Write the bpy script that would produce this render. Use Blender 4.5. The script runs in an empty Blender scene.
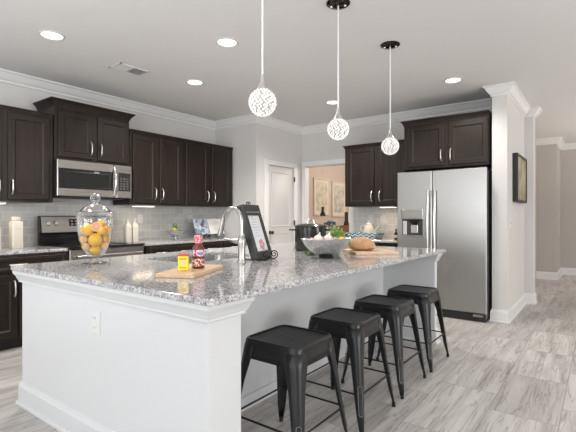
import bpy, bmesh, math, random
from mathutils import Vector, Matrix
random.seed(7)
PI = math.pi
SC = bpy.context.scene
C = SC.collection

# ------------------------------------------------------------ camera, world, light, exposure
cam_d = bpy.data.cameras.new('camera'); cam = bpy.data.objects.new('camera', cam_d); C.objects.link(cam)
cam.location = (0, 0, 1.24)
cam.rotation_euler = (PI/2, 0, math.atan(313/422))
cam_d.sensor_width = 36; cam_d.lens = 422/576*36; cam_d.clip_start = .05; cam_d.clip_end = 100
cam_d.shift_y = 0.0005
SC.camera = cam
SC.view_settings.view_transform = 'Standard'; SC.view_settings.look = 'None'
SC.view_settings.gamma = 1; SC.view_settings.use_curve_mapping = False
SC.view_settings.exposure = 0.03
W = bpy.data.worlds.new('world'); SC.world = W; W.use_nodes = True
bg = W.node_tree.nodes['Background']; bg.inputs[0].default_value = (.85, .93, 1, 1); bg.inputs[1].default_value = 1.0

def area(name, loc, rot, sx, sy, power, col=(1, 1, 1)):
    d = bpy.data.lights.new(name, 'AREA'); d.shape = 'RECTANGLE'; d.size = sx; d.size_y = sy; d.energy = power; d.color = col
    o = bpy.data.objects.new(name, d); C.objects.link(o); o.location = loc; o.rotation_euler = rot; return o
# daylight coming in through the windows behind the camera and on the right
area('window_daylight', (-2.6, -3.32, 1.45), (PI/2, 0, 0), 3.0, 2.1, 60, (.96, .98, 1))
area('window_daylight', (1.4, -3.32, 1.45), (PI/2, 0, 0), 3.0, 2.1, 60, (.96, .98, 1))
area('window_daylight', (4.62, 2.2, 1.45), (PI/2, 0, PI/2), 3.4, 2.1, 178, (1, .99, .98))
# added unseen fill lights, no fixtures, to brighten ceiling: beside camera, living area, hall
bf = area('camera_fill_light', (-1.3, -1.3, 1.5), (0, 0, 0), 1.6, 1.6, 92, (.97, .985, 1))
bf.rotation_euler = Vector((-.28, .26, .92)).to_track_quat('-Z', 'Y').to_euler()
area('ceiling_fill_light', (2.6, 3.6, 1.5), (PI, 0, 0), 1.6, 1.6, 26, (1, .98, .95))
area('ceiling_fill_light', (2.2, 8.6, 1.5), (PI, 0, 0), 1.2, 1.2, 120, (1, .94, .87))

# ------------------------------------------------------------ materials
def nodes(name):
    m = bpy.data.materials.new(name); m.use_nodes = True
    nt = m.node_tree; return m, nt, nt.nodes['Principled BSDF']
def mat(name, col, rough=.5, metal=0, spec=.5, noise=0, nscale=8, coat=0, emit=None, estr=0, bump=0, bscale=200, aniso=0, trans=0, sheen=0):
    m, nt, p = nodes(name)
    p.inputs['Base Color'].default_value = (*col, 1); p.inputs['Roughness'].default_value = rough
    p.inputs['Metallic'].default_value = metal; p.inputs['Specular IOR Level'].default_value = spec
    p.inputs['Coat Weight'].default_value = coat; p.inputs['Coat Roughness'].default_value = .1
    p.inputs['Transmission Weight'].default_value = trans
    if emit: p.inputs['Emission Color'].default_value = (*emit, 1); p.inputs['Emission Strength'].default_value = estr
    tc = nt.nodes.new('ShaderNodeTexCoord')
    if noise:
        n = nt.nodes.new('ShaderNodeTexNoise'); n.inputs['Scale'].default_value = nscale; n.inputs['Detail'].default_value = 4
        nt.links.new(tc.outputs['Object'], n.inputs['Vector'])
        mx = nt.nodes.new('ShaderNodeMix'); mx.data_type = 'RGBA'
        mx.inputs[6].default_value = (*[c*(1-noise) for c in col], 1); mx.inputs[7].default_value = (*[min(1, c*(1+noise)) for c in col], 1)
        nt.links.new(n.outputs['Fac'], mx.inputs[0]); nt.links.new(mx.outputs[2], p.inputs['Base Color'])
    if bump:
        n = nt.nodes.new('ShaderNodeTexNoise'); n.inputs['Scale'].default_value = bscale; n.inputs['Detail'].default_value = 2
        nt.links.new(tc.outputs['Object'], n.inputs['Vector'])
        b = nt.nodes.new('ShaderNodeBump'); b.inputs['Strength'].default_value = bump; b.inputs['Distance'].default_value = .002
        nt.links.new(n.outputs['Fac'], b.inputs['Height']); nt.links.new(b.outputs['Normal'], p.inputs['Normal'])
    return m
def ramp(nt, src, stops, interp='LINEAR'):
    r = nt.nodes.new('ShaderNodeValToRGB'); r.color_ramp.interpolation = interp
    e = r.color_ramp.elements
    while len(e) < len(stops): e.new(.5)
    for i, (p, c) in enumerate(stops): e[i].position = p; e[i].color = (*c, 1) if len(c) == 3 else c
    nt.links.new(src, r.inputs[0]); return r
def vmath(nt, src, scale, rot=(0, 0, 0)):
    m = nt.nodes.new('ShaderNodeMapping'); m.inputs['Scale'].default_value = scale; m.inputs['Rotation'].default_value = rot
    nt.links.new(src, m.inputs['Vector']); return m.outputs[0]
def mixc(nt, fac, a, b, mode='MIX'):
    mx = nt.nodes.new('ShaderNodeMix'); mx.data_type = 'RGBA'; mx.blend_type = mode
    for s, v in ((0, fac), (6, a), (7, b)):
        if isinstance(v, (int, float)): mx.inputs[s].default_value = v
        elif isinstance(v, tuple): mx.inputs[s].default_value = (*v, 1)
        else: nt.links.new(v, mx.inputs[s])
    return mx.outputs[2]

def granite():
    m, nt, p = nodes('granite'); tc = nt.nodes.new('ShaderNodeTexCoord'); o = tc.outputs['Object']
    v1 = nt.nodes.new('ShaderNodeTexVoronoi'); v1.inputs['Scale'].default_value = 88; nt.links.new(o, v1.inputs['Vector'])
    s1 = nt.nodes.new('ShaderNodeSeparateColor'); nt.links.new(v1.outputs['Color'], s1.inputs[0])
    r1 = ramp(nt, s1.outputs[0], [(0, (.12, .12, .125)), (.12, (.28, .275, .28)), (.36, (.45, .445, .45)), (.64, (.62, .615, .615)), (.85, (.80, .79, .785))], 'CONSTANT')
    v2 = nt.nodes.new('ShaderNodeTexVoronoi'); v2.inputs['Scale'].default_value = 190; nt.links.new(o, v2.inputs['Vector'])
    s2 = nt.nodes.new('ShaderNodeSeparateColor'); nt.links.new(v2.outputs['Color'], s2.inputs[0])
    r2 = ramp(nt, s2.outputs[1], [(0, (.08, .08, .09)), (.16, (.36, .355, .36)), (.5, (.56, .555, .56)), (.8, (.80, .79, .785))], 'CONSTANT')
    n = nt.nodes.new('ShaderNodeTexNoise'); n.inputs['Scale'].default_value = 9; n.inputs['Detail'].default_value = 3; nt.links.new(o, n.inputs['Vector'])
    c = mixc(nt, .5, r1.outputs[0], r2.outputs[0])
    rn = ramp(nt, n.outputs['Fac'], [(.35, (.86, .865, .885)), (.65, (.97, .965, .96))])
    c = mixc(nt, 1.0, c, rn.outputs[0], 'MULTIPLY')
    nt.links.new(c, p.inputs['Base Color']); p.inputs['Roughness'].default_value = .09; p.inputs['Specular IOR Level'].default_value = .6
    return m
def floor_mat():
    m, nt, p = nodes('wood_look_tile'); tc = nt.nodes.new('ShaderNodeTexCoord')
    s = nt.nodes.new('ShaderNodeSeparateXYZ'); nt.links.new(tc.outputs['Object'], s.inputs[0])
    ax = nt.nodes.new('ShaderNodeMath'); ax.inputs[1].default_value = .582 + .382*40; nt.links.new(s.outputs[0], ax.inputs[0])
    ay = nt.nodes.new('ShaderNodeMath'); ay.inputs[1].default_value = -3.23 + .77*40; nt.links.new(s.outputs[1], ay.inputs[0])
    c = nt.nodes.new('ShaderNodeCombineXYZ'); nt.links.new(ay.outputs[0], c.inputs[0]); nt.links.new(ax.outputs[0], c.inputs[1])
    def brick(mort):
        b = nt.nodes.new('ShaderNodeTexBrick'); b.inputs['Scale'].default_value = 1; b.inputs['Brick Width'].default_value = .77
        b.inputs['Row Height'].default_value = .382; b.inputs['Mortar Size'].default_value = mort; b.inputs['Mortar Smooth'].default_value = .2
        b.offset = .36; b.inputs['Bias'].default_value = 0
        b.inputs['Color1'].default_value = (0, 0, 0, 1); b.inputs['Color2'].default_value = (1, 1, 1, 1); b.inputs['Mortar'].default_value = (.5, .5, .5, 1)
        nt.links.new(c.outputs[0], b.inputs['Vector']); return b
    b = brick(.0022)
    w = nt.nodes.new('ShaderNodeMath'); w.operation = 'MULTIPLY'; w.inputs[1].default_value = 37; nt.links.new(b.outputs['Color'], w.inputs[0])
    mp = vmath(nt, tc.outputs['Object'], (9, 1.1, 1), (0, 0, math.radians(-13)))
    n = nt.nodes.new('ShaderNodeTexNoise'); n.noise_dimensions = '4D'; n.inputs['Scale'].default_value = 1.2; n.inputs['Detail'].default_value = 7
    n.inputs['Roughness'].default_value = .62; n.inputs['Distortion'].default_value = .5
    nt.links.new(mp, n.inputs['Vector']); nt.links.new(w.outputs[0], n.inputs['W'])
    r = ramp(nt, n.outputs['Fac'], [(.26, (.30, .275, .26)), (.42, (.43, .41, .39)), (.53, (.52, .50, .48)), (.72, (.62, .60, .58))])
    mp2 = vmath(nt, tc.outputs['Object'], (26, 1.6, 1), (0, 0, math.radians(-16)))
    n2 = nt.nodes.new('ShaderNodeTexNoise'); n2.noise_dimensions = '4D'; n2.inputs['Scale'].default_value = .8; n2.inputs['Detail'].default_value = 5; n2.inputs['Distortion'].default_value = .9
    nt.links.new(mp2, n2.inputs['Vector']); nt.links.new(w.outputs[0], n2.inputs['W'])
    r2 = ramp(nt, n2.outputs['Fac'], [(.475, (1, 1, 1)), (.5, (.48, .46, .45)), (.525, (1, 1, 1))])
    col = mixc(nt, .75, r.outputs[0], mixc(nt, 1.0, r.outputs[0], r2.outputs[0], 'MULTIPLY'))
    tone = ramp(nt, b.outputs['Color'], [(0, (.87, .86, .855)), (1, (1.12, 1.12, 1.12))])
    col = mixc(nt, 1.0, col, tone.outputs[0], 'MULTIPLY')
    col = mixc(nt, b.outputs['Fac'], col, (.25, .24, .23))
    nt.links.new(col, p.inputs['Base Color']); p.inputs['Roughness'].default_value = .42; p.inputs['Specular IOR Level'].default_value = .4
    return m
def tile_mat(name, axis):
    m, nt, p = nodes(name); tc = nt.nodes.new('ShaderNodeTexCoord')
    s = nt.nodes.new('ShaderNodeSeparateXYZ'); nt.links.new(tc.outputs['Object'], s.inputs[0])
    c = nt.nodes.new('ShaderNodeCombineXYZ'); nt.links.new(s.outputs[axis], c.inputs[0]); nt.links.new(s.outputs[2], c.inputs[1])
    ad = nt.nodes.new('ShaderNodeVectorMath'); ad.inputs[1].default_value = (20, 20, 0); nt.links.new(c.outputs[0], ad.inputs[0])
    b = nt.nodes.new('ShaderNodeTexBrick'); b.inputs['Scale'].default_value = 1; b.inputs['Brick Width'].default_value = .165
    b.inputs['Row Height'].default_value = .0825; b.inputs['Mortar Size'].default_value = .0026; b.inputs['Mortar Smooth'].default_value = .1
    b.inputs['Color1'].default_value = (.50, .505, .495, 1); b.inputs['Color2'].default_value = (.60, .60, .585, 1); b.inputs['Mortar'].default_value = (.76, .75, .73, 1)
    nt.links.new(ad.outputs[0], b.inputs['Vector']); nt.links.new(b.outputs['Color'], p.inputs['Base Color'])
    p.inputs['Roughness'].default_value = .22
    bm_ = nt.nodes.new('ShaderNodeBump'); bm_.invert = True; bm_.inputs['Strength'].default_value = .5; bm_.inputs['Distance'].default_value = .002
    nt.links.new(b.outputs['Fac'], bm_.inputs['Height']); nt.links.new(bm_.outputs[0], p.inputs['Normal'])
    return m
def wood_mat(name, cols, scale=(3, 40, 40), rough=.4, spec=.5, coat=0):
    m, nt, p = nodes(name); tc = nt.nodes.new('ShaderNodeTexCoord')
    n = nt.nodes.new('ShaderNodeTexNoise'); n.inputs['Scale'].default_value = 1; n.inputs['Detail'].default_value = 4; n.inputs['Distortion'].default_value = .4
    nt.links.new(vmath(nt, tc.outputs['Object'], scale), n.inputs['Vector'])
    r = ramp(nt, n.outputs['Fac'], [(.3, cols[0]), (.7, cols[1])]); nt.links.new(r.outputs[0], p.inputs['Base Color'])
    p.inputs['Roughness'].default_value = rough; p.inputs['Specular IOR Level'].default_value = spec; p.inputs['Coat Weight'].default_value = coat
    p.inputs['Coat Roughness'].default_value = .2
    return m
def steel_mat(name, col=(.42, .415, .405), rough=.3, scale=(2, 2, 220)):
    m, nt, p = nodes(name); tc = nt.nodes.new('ShaderNodeTexCoord')
    n = nt.nodes.new('ShaderNodeTexNoise'); n.inputs['Scale'].default_value = 1; n.inputs['Detail'].default_value = 2
    nt.links.new(vmath(nt, tc.outputs['Object'], scale), n.inputs['Vector'])
    r = ramp(nt, n.outputs['Fac'], [(.3, (rough-.04,)*3), (.7, (rough+.05,)*3)]); nt.links.new(r.outputs[0], p.inputs['Roughness'])
    p.inputs['Base Color'].default_value = (*col, 1); p.inputs['Metallic'].default_value = 1
    return m
def glass_mat(name, tint=(1, 1, 1), refl=.9, base=.03):
    m = bpy.data.materials.new(name); m.use_nodes = True; nt = m.node_tree; nt.nodes.clear()
    out = nt.nodes.new('ShaderNodeOutputMaterial'); t = nt.nodes.new('ShaderNodeBsdfTransparent'); t.inputs[0].default_value = (*tint, 1)
    g = nt.nodes.new('ShaderNodeBsdfGlossy'); g.inputs['Roughness'].default_value = .03; g.inputs[0].default_value = (1, 1, 1, 1)
    lw = nt.nodes.new('ShaderNodeLayerWeight'); lw.inputs[0].default_value = .35
    mr = nt.nodes.new('ShaderNodeMapRange'); mr.inputs[3].default_value = base; mr.inputs[4].default_value = refl
    nt.links.new(lw.outputs['Facing'], mr.inputs[0])
    pw = nt.nodes.new('ShaderNodeMath'); pw.operation = 'POWER'; pw.inputs[1].default_value = 1.25; nt.links.new(mr.outputs[0], pw.inputs[0])
    mx = nt.nodes.new('ShaderNodeMixShader'); nt.links.new(pw.outputs[0], mx.inputs[0]); nt.links.new(t.outputs[0], mx.inputs[1]); nt.links.new(g.outputs[0], mx.inputs[2])
    nt.links.new(mx.outputs[0], out.inputs[0]); return m

M_wall = mat('wall_paint', (.645, .63, .615), .85, bump=.05, noise=.012)
M_ceil = mat('ceiling_paint', (.73, .72, .715), .9, noise=.01)
M_trim = mat('white_trim_paint', (.74, .735, .725), .45)
M_warm = mat('warm_wall_paint', (.56, .485, .425), .85, noise=.012)
M_hall = mat('hall_wall_dimmed', (.47, .44, .415), .85, noise=.012)  # wall colour darkened and warmed for the hall's weaker light
M_island = mat('island_white_paint', (.665, .675, .685), .4)
M_door = mat('door_white_paint', (.57, .56, .55), .4)
M_floor = floor_mat()
M_granite = granite()
M_tileL = tile_mat('gray_subway_tile_range', 1); M_tileB = tile_mat('gray_subway_tile_fridge', 0)
M_cab = wood_mat('espresso_wood', ((.013, .0088, .007), (.024, .0165, .013)), (30, 30, 3), .36, .28, .05)
M_cabdark = mat('toe_kick_dark', (.012, .010, .009), .6)  # even near-black brown of the toe kicks
M_steel = steel_mat('brushed_steel', rough=.36)
M_steelh = steel_mat('brushed_steel_range', (.37, .355, .335), .30)
M_nickel = mat('brushed_nickel', (.72, .71, .69), .28, 1)
M_faucet = mat('faucet_nickel', (.50, .49, .47), .3, 1)
M_chrome = mat('chrome', (.85, .85, .85), .08, 1)
M_black = mat('black_gloss', (.008, .008, .009), .12)
M_blackm = mat('black_matte', (.015, .015, .015), .5)
M_stool = mat('gunmetal_black', (.022, .023, .024), .33, .35, .5, noise=.25, nscale=6, bump=.12, bscale=60)
M_worn = mat('worn_gunmetal_edge', (.22, .22, .22), .4, .6)
M_rubber = mat('black_rubber', (.012, .012, .012), .7)
M_ceramic = mat('cream_ceramic', (.62, .575, .50), .3, noise=.02)
M_plate = mat('white_plastic', (.70, .70, .69), .35)
M_plated = mat('outlet_slot', (.25, .24, .23), .5)
M_glass = glass_mat('clear_glass', (.965, .97, .97), 1.0, .045)
M_lens = mat('lamp_lens', (1, 1, 1), .5, emit=(1, .95, .87), estr=3.2)
M_under = mat('undercabinet_lens', (1, .95, .85), .5, emit=(1, .82, .58), estr=3)
M_bronze = mat('dark_bronze', (.09, .075, .06), .3, 1)
M_bread = mat('bread_crust', (.53, .31, .17), .8, noise=.4, nscale=30, bump=.7, bscale=60)
M_board = wood_mat('light_maple', ((.56, .36, .21), (.70, .50, .33)), (4, 60, 60), .5)
M_board2 = wood_mat('pale_maple', ((.60, .40, .26), (.72, .54, .38)), (60, 4, 60), .45)
M_enamel = mat('speckled_black_enamel', (.018, .019, .018), .16, noise=.5, nscale=60)
M_silver = mat('polished_silver', (.66, .66, .67), .2, 1)
M_leaf = mat('leaf_green', (.14, .27, .06), .55, noise=.5, nscale=25)
M_leafd = mat('leaf_dark_green', (.08, .16, .05), .55, noise=.4, nscale=25)
M_teal = mat('teal_petals', (.02, .20, .28), .6, noise=.4, nscale=20)
M_redwood = wood_mat('reddish_wood', ((.14, .05, .025), (.23, .085, .04)), (4, 4, 30), .35)
M_iron = mat('black_iron', (.014, .014, .014), .45, .4)
M_grayframe = mat('charcoal_painted_wood', (.035, .035, .036), .45, noise=.3, nscale=12)

# ------------------------------------------------------------ mesh builder
class MB:
    def __init__(s): s.v = []; s.f = []; s.mi = []; s.m = 0; s.X = None
    def add(s, vs, fs):
        n = len(s.v)
        for p in vs:
            p = Vector(p); s.v.append(s.X @ p if s.X is not None else p)
        for f in fs: s.f.append([n+i for i in f]); s.mi.append(s.m)
        return s
    def box(s, x0, x1, y0, y1, z0, z1):
        vs = [(x, y, z) for x in (x0, x1) for y in (y0, y1) for z in (z0, z1)]
        return s.add(vs, [(0, 1, 3, 2), (4, 6, 7, 5), (0, 4, 5, 1), (2, 3, 7, 6), (0, 2, 6, 4), (1, 5, 7, 3)])
    def loft(s, loops, cap0=True, cap1=True, closed=True):
        n = len(loops[0]); vs = [p for l in loops for p in l]; fs = []
        for i in range(len(loops)-1):
            for j in range(n if closed else n-1):
                k = (j+1) % n; fs.append((i*n+j, i*n+k, (i+1)*n+k, (i+1)*n+j))
        if cap0: fs.append(tuple(range(n-1, -1, -1)))
        if cap1: fs.append(tuple((len(loops)-1)*n+j for j in range(n)))
        return s.add(vs, fs)
    def rects(s, rs, cap0=True, cap1=True):       # rectangles facing -y: (x0,x1,z0,z1,y)
        return s.loft([[(a, y, c), (b, y, c), (b, y, d), (a, y, d)] for a, b, c, d, y in rs], cap0, cap1)
    def hrects(s, rs, cap0=True, cap1=True):      # horizontal rectangles: (x0,x1,y0,y1,z)
        return s.loft([[(a, c, z), (b, c, z), (b, d, z), (a, d, z)] for a, b, c, d, z in rs], cap0, cap1)
    def lathe(s, prof, n=32, c=(0, 0, 0), cap0=True, cap1=True):
        return s.loft([[(c[0]+r*math.cos(2*PI*j/n), c[1]+r*math.sin(2*PI*j/n), c[2]+z) for j in range(n)] for r, z in prof], cap0, cap1)
    def tube(s, pts, r, n=10, closed=False, flat=1.0):
        pts = [Vector(p) for p in pts]; loops = []; N = len(pts); prev = None
        for i, p in enumerate(pts):
            if closed: t = pts[(i+1) % N]-pts[i-1]
            else: t = pts[min(i+1, N-1)]-pts[max(i-1, 0)]
            t.normalize()
            if prev is None:
                up = Vector((0, 0, 1)) if abs(t.z) < .9 else Vector((1, 0, 0)); a = t.cross(up).normalized()
            else: a = (prev - t*prev.dot(t)).normalized()
            prev = a; b = t.cross(a)
            rr = r[i] if isinstance(r, (list, tuple)) else r
            loops.append([p+a*rr*math.cos(2*PI*j/n)+b*rr*flat*math.sin(2*PI*j/n) for j in range(n)])
        if closed: loops.append(loops[0]); return s.loft(loops, False, False)
        return s.loft(loops)
    def ball(s, c, r, sc=(1, 1, 1), n=20, k=12, warp=0, seed=0):
        rnd = random.Random(seed); ph = [rnd.uniform(0, 6.28) for _ in range(4)]; loops = []
        for i in range(k+1):
            th = PI*i/k; rr = max(math.sin(th), .001); l = []
            for j in range(n):
                a = 2*PI*j/n; w = 1+warp*(math.sin(3*a+ph[0])*math.sin(2*th+ph[1])+.6*math.sin(5*th+ph[2]+2*a))
                l.append((c[0]+r*sc[0]*rr*math.cos(a)*w, c[1]+r*sc[1]*rr*math.sin(a)*w, c[2]-r*sc[2]*math.cos(th)*w))
            loops.append(l)
        return s.loft(loops)
    def cyl(s, p0, p1, r, n=16): return s.tube([p0, p1], r, n)
    def build(s, name, ms, parent=None, smooth=None, bevel=0, loc=None, seg=2, solid=0, org=None):
        me = bpy.data.meshes.new(name)
        off = Vector(org) if org else Vector((0, 0, 0))
        me.from_pydata([p-off for p in s.v], [], s.f)
        ms = ms if isinstance(ms, (list, tuple)) else [ms]
        for m in ms: me.materials.append(m)
        for p, i in zip(me.polygons, s.mi): p.material_index = min(i, len(ms)-1)
        b = bmesh.new(); b.from_mesh(me); bmesh.ops.recalc_face_normals(b, faces=b.faces); b.to_mesh(me); b.free()
        o = bpy.data.objects.new(name, me); C.objects.link(o)
        if smooth is not None:
            me.polygons.foreach_set('use_smooth', [True]*len(me.polygons)); me.set_sharp_from_angle(angle=math.radians(smooth))
        if solid:
            q = o.modifiers.new('thickness', 'SOLIDIFY'); q.thickness = solid; q.offset = -1
        if bevel:
            q = o.modifiers.new('bevel', 'BEVEL'); q.width = bevel; q.segments = seg; q.limit_method = 'ANGLE'; q.angle_limit = math.radians(40)
        if parent: o.parent = parent
        if loc: o.location = loc
        elif org: o.location = off
        return o

def tag(o, label, cat, group=None):
    o['label'] = label; o['category'] = cat
    if group: o['group'] = group
    return o
def thing(name, label, cat, loc=(0, 0, 0), rz=0, group=None):
    o = bpy.data.objects.new(name, None); o.empty_display_size = .1; C.objects.link(o)
    o.location = loc; o.rotation_euler = (0, 0, rz); return tag(o, label, cat, group)
def struct(name, mb, m, **k):
    o = mb.build(name, m, **k); o['kind'] = 'structure'; return o
def dup(root, loc, label, rz=None, group=None):
    r = root.copy(); C.objects.link(r); r.location = loc; r['label'] = label
    if rz is not None: r.rotation_euler = (0, 0, rz)
    if group: r['group'] = group
    for ch in root.children:
        c = ch.copy(); C.objects.link(c); c.parent = r
        for g in ch.children:
            d = g.copy(); C.objects.link(d); d.parent = c
    return r
def rrect(hx, hy, r, n=6):
    out = []
    for sx, sy, a0 in ((1, 1, 0), (-1, 1, 90), (-1, -1, 180), (1, -1, 270)):
        for i in range(n+1):
            a = math.radians(a0+90*i/n); out.append((sx*(hx-r)+r*math.cos(a), sy*(hy-r)+r*math.sin(a)))
    return out
def sweep(path, prof, closed=False):
    """profile of (out, z) pairs swept along a plan path; out points to the right of travel"""
    mb = MB(); n = len(path); loops = []
    P = [Vector(p) for p in path]
    for i in range(n):
        d0 = (P[i]-P[i-1]).normalized() if i > 0 else None
        d1 = (P[i+1]-P[i]).normalized() if i < n-1 else None
        d0 = d0 or d1; d1 = d1 or d0
        n0 = Vector((d0.y, -d0.x)); n1 = Vector((d1.y, -d1.x)); m = (n0+n1)
        m = m/(m.dot(n0)) if m.length > 1e-6 else n0
        loops.append([(P[i].x+m.x*o, P[i].y+m.y*o, z) for o, z in prof])
    return mb.loft(loops)

# ------------------------------------------------------------ room
XL, YS, XP, YB, CE = -5.07, 4.83, -4.18, 6.03, 2.77     # range wall, stub wall, pantry wall, fridge wall, ceiling
PX0, PX1, PY = -1.036, -.875, 5.45                        # fin wall beside the fridge
struct('floor', MB().box(-5.4, 5, -3.6, 11.2, -.1, 0), M_floor)
struct('ceiling', MB().box(-5.4, 5, -3.6, 11.2, CE, CE+.1), M_ceil)
struct('wall_left', MB().box(XL-.12, XL, -3.4, YS+.1, 0, CE), M_wall)
struct('wall_stub', MB().box(XL, XP-.1, YS, YS+.1, 0, CE), M_wall)
DY0, DY1, DH = 5.11, 5.80, 2.05
struct('wall_pantry', MB().box(XP-.1, XP, YS, DY0, 0, CE).box(XP-.1, XP, DY1, YB+.12, 0, CE).box(XP-.1, XP, DY0, DY1, DH, CE), M_wall)
OX0, OX1, OH = -4.115, -3.24, 2.10
struct('wall_back', MB().box(XP, OX0, YB, YB+.12, 0, CE).box(OX1, PX0, YB, YB+.12, 0, CE).box(OX0, OX1, YB, YB+.12, OH, CE), M_wall)
struct('wall_fin', MB().box(PX0, PX1, PY, 6.86, 0, CE).box(PX0, -.765, 6.86, 7.02, 0, CE), M_wall)
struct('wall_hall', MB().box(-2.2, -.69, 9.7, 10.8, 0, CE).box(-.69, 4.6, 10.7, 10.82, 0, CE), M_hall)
struct('wall_dining', MB().box(-4.72, -4.6, YB+.12, 9.3, 0, CE).box(-4.6, PX0-.12, 9.3, 9.42, 0, CE).box(PX0-.12, PX0, 7.02, 9.7, 0, CE), M_warm)
struct('wall_dining_side', MB().box(-4.6, XP-.1, YB+.1, YB+.12, 0, CE), M_warm)
def window_wall(axis, c0, c1, a0, a1, wins, z0, z1):
    mb = MB(); cur = a0
    def bx(u0, u1, za, zb):
        if axis == 'y': mb.box(u0, u1, c0, c1, za, zb)
        else: mb.box(c0, c1, u0, u1, za, zb)
    for u0, u1 in wins:
        bx(cur, u0, 0, CE); bx(u0, u1, 0, z0); bx(u0, u1, z1, CE); cur = u1
    bx(cur, a1, 0, CE); return mb
struct('wall_rear', window_wall('y', -3.4, -3.26, XL, 4.6, [(-4.1, -1.1), (-.1, 2.9)], .4, 2.5), M_wall)
struct('wall_right', window_wall('x', 4.5, 4.62, -3.4, 10.82, [(.5, 3.9)], .4, 2.5), M_wall)
k = 0
for ax, u0, u1 in (('y', -4.1, -1.1), ('y', -.1, 2.9), ('x', .5, 3.9)):
    k += 1; mb = MB(); w = .06
    segs = [(u0, u0+w, .4, 2.5), (u1-w, u1, .4, 2.5), (u0, u1, .4, .46), (u0, u1, 2.44, 2.5), ((u0+u1)/2-.03, (u0+u1)/2+.03, .4, 2.5), (u0, u1, 1.43, 1.47)]
    for a, b, c, d in segs:
        if ax == 'y': mb.box(a, b, -3.31, -3.25, c, d)
        else: mb.box(4.49, 4.55, a, b, c, d)
    struct('window_%d' % k, mb, M_trim)

crown = [(0, CE), (.085, CE), (.085, CE-.014), (.066, CE-.026), (.05, CE-.055), (.028, CE-.085), (.014, CE-.092), (.014, CE-.116), (0, CE-.122)]
struct('trim_1', sweep([(XL, -3.26), (XL, YS), (XP, YS), (XP, YB), (PX0, YB), (PX0, PY), (PX1, PY), (PX1, 6.86), (-.765, 6.86), (-.765, 7.02), (PX0, 7.02)], crown), M_trim, smooth=25)
struct('trim_6', sweep([(PX0, 9.7), (-.69, 9.7), (-.69, 10.7), (4.5, 10.7)], crown), M_trim, smooth=25)
base = [(0, 0), (.03, 0), (.028, .016), (.018, .022), (.018, .115), (.012, .125), (.008, .142), (0, .146)]
struct('baseboard_fin', sweep([(PX0, YB), (PX0, PY), (PX1, PY), (PX1, 6.86), (-.765, 6.86), (-.765, 7.02), (PX0, 7.02)], base), M_trim, smooth=25)
struct('baseboard_hall', sweep([(PX0, 9.7), (-.69, 9.7), (-.69, 10.7), (4.5, 10.7)], base), M_trim, smooth=25)
struct('baseboard_stub', sweep([(XL+.66, YS), (XP, YS), (XP, DY0-.1)], base), M_trim, smooth=25)
# opening casing and pantry door casing
mb = MB(); w = .085
mb.box(OX0-.05, OX0, YB-.018, YB, 0, OH+.075).box(OX1, OX1+w, YB-.018, YB, 0, OH+.075).box(OX0, OX1, YB-.018, YB, OH, OH+.075)
mb.box(OX0-.001, OX0+.012, YB, YB+.12, 0, OH).box(OX1-.012, OX1+.001, YB, YB+.12, 0, OH).box(OX0, OX1, YB, YB+.12, OH-.012, OH+.001)
struct('trim_2', mb, M_trim, bevel=.004)
mb = MB()
for a, b in ((DY0-.095, DY0), (DY1, DY1+.085)): mb.box(XP, XP+.018, a, b, 0, DH+.08)
mb.box(XP, XP+.018, DY0, DY1, DH, DH+.08)
mb.box(XP, XP+.028, DY0-.1, DY1+.09, DH+.08, DH+.092)
struct('trim_3', mb, M_trim, bevel=.004)
# pantry door: slab with two raised panels
X = Matrix.Translation((XP-.012, DY0, 0)) @ Matrix.Rotation(PI/2, 4, 'Z')
mb = MB(); mb.X = X; wd = DY1-DY0
mb.box(.004, wd-.004, 0, .03, .01, DH-.004)
for z0, z1 in ((.22, .95), (1.09, 1.93)):
    a, b = .115, wd-.115
    mb.rects([(a-.018, b+.018, z0-.018, z1+.018, 0), (a-.012, b+.012, z0-.012, z1+.012, -.010), (a, b, z0, z1, -.003), (a+.02, b-.02, z0+.02, z1-.02, -.003), (a+.04, b-.04, z0+.04, z1-.04, -.009)], cap0=False)
door = struct('door_1', mb, M_door, smooth=20)
mb = MB(); mb.X = X @ Matrix.Translation((.065, 0, .985)) @ Matrix.Rotation(PI/2, 4, 'X')
mb.lathe([(.03, 0), (.03, .006), (.011, .012), (.011, .03), (.026, .04), (.03, .052), (.024, .064), (.001, .067)], 20)
mb.build('door_knob', M_bronze, door, smooth=40)
for z in (.25, 1.13, 1.86):
    mb = MB(); mb.X = X; mb.box(wd-.012, wd+.012, -.032, -.02, z-.04, z+.04); mb.cyl((wd+.004, -.034, z-.045), (wd+.004, -.034, z+.045), .005, 10)
    mb.build('door_hinge', M_bronze, door)
# tile behind the counters
struct('trim_4', MB().box(XL, XL+.009, .9, YS, .912, 1.41), M_tileL)
struct('trim_5', MB().box(OX1+w, PX0, YB-.009, YB, .912, 1.42), M_tileB)

XF, YF = -5.02, 5.98
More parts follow.
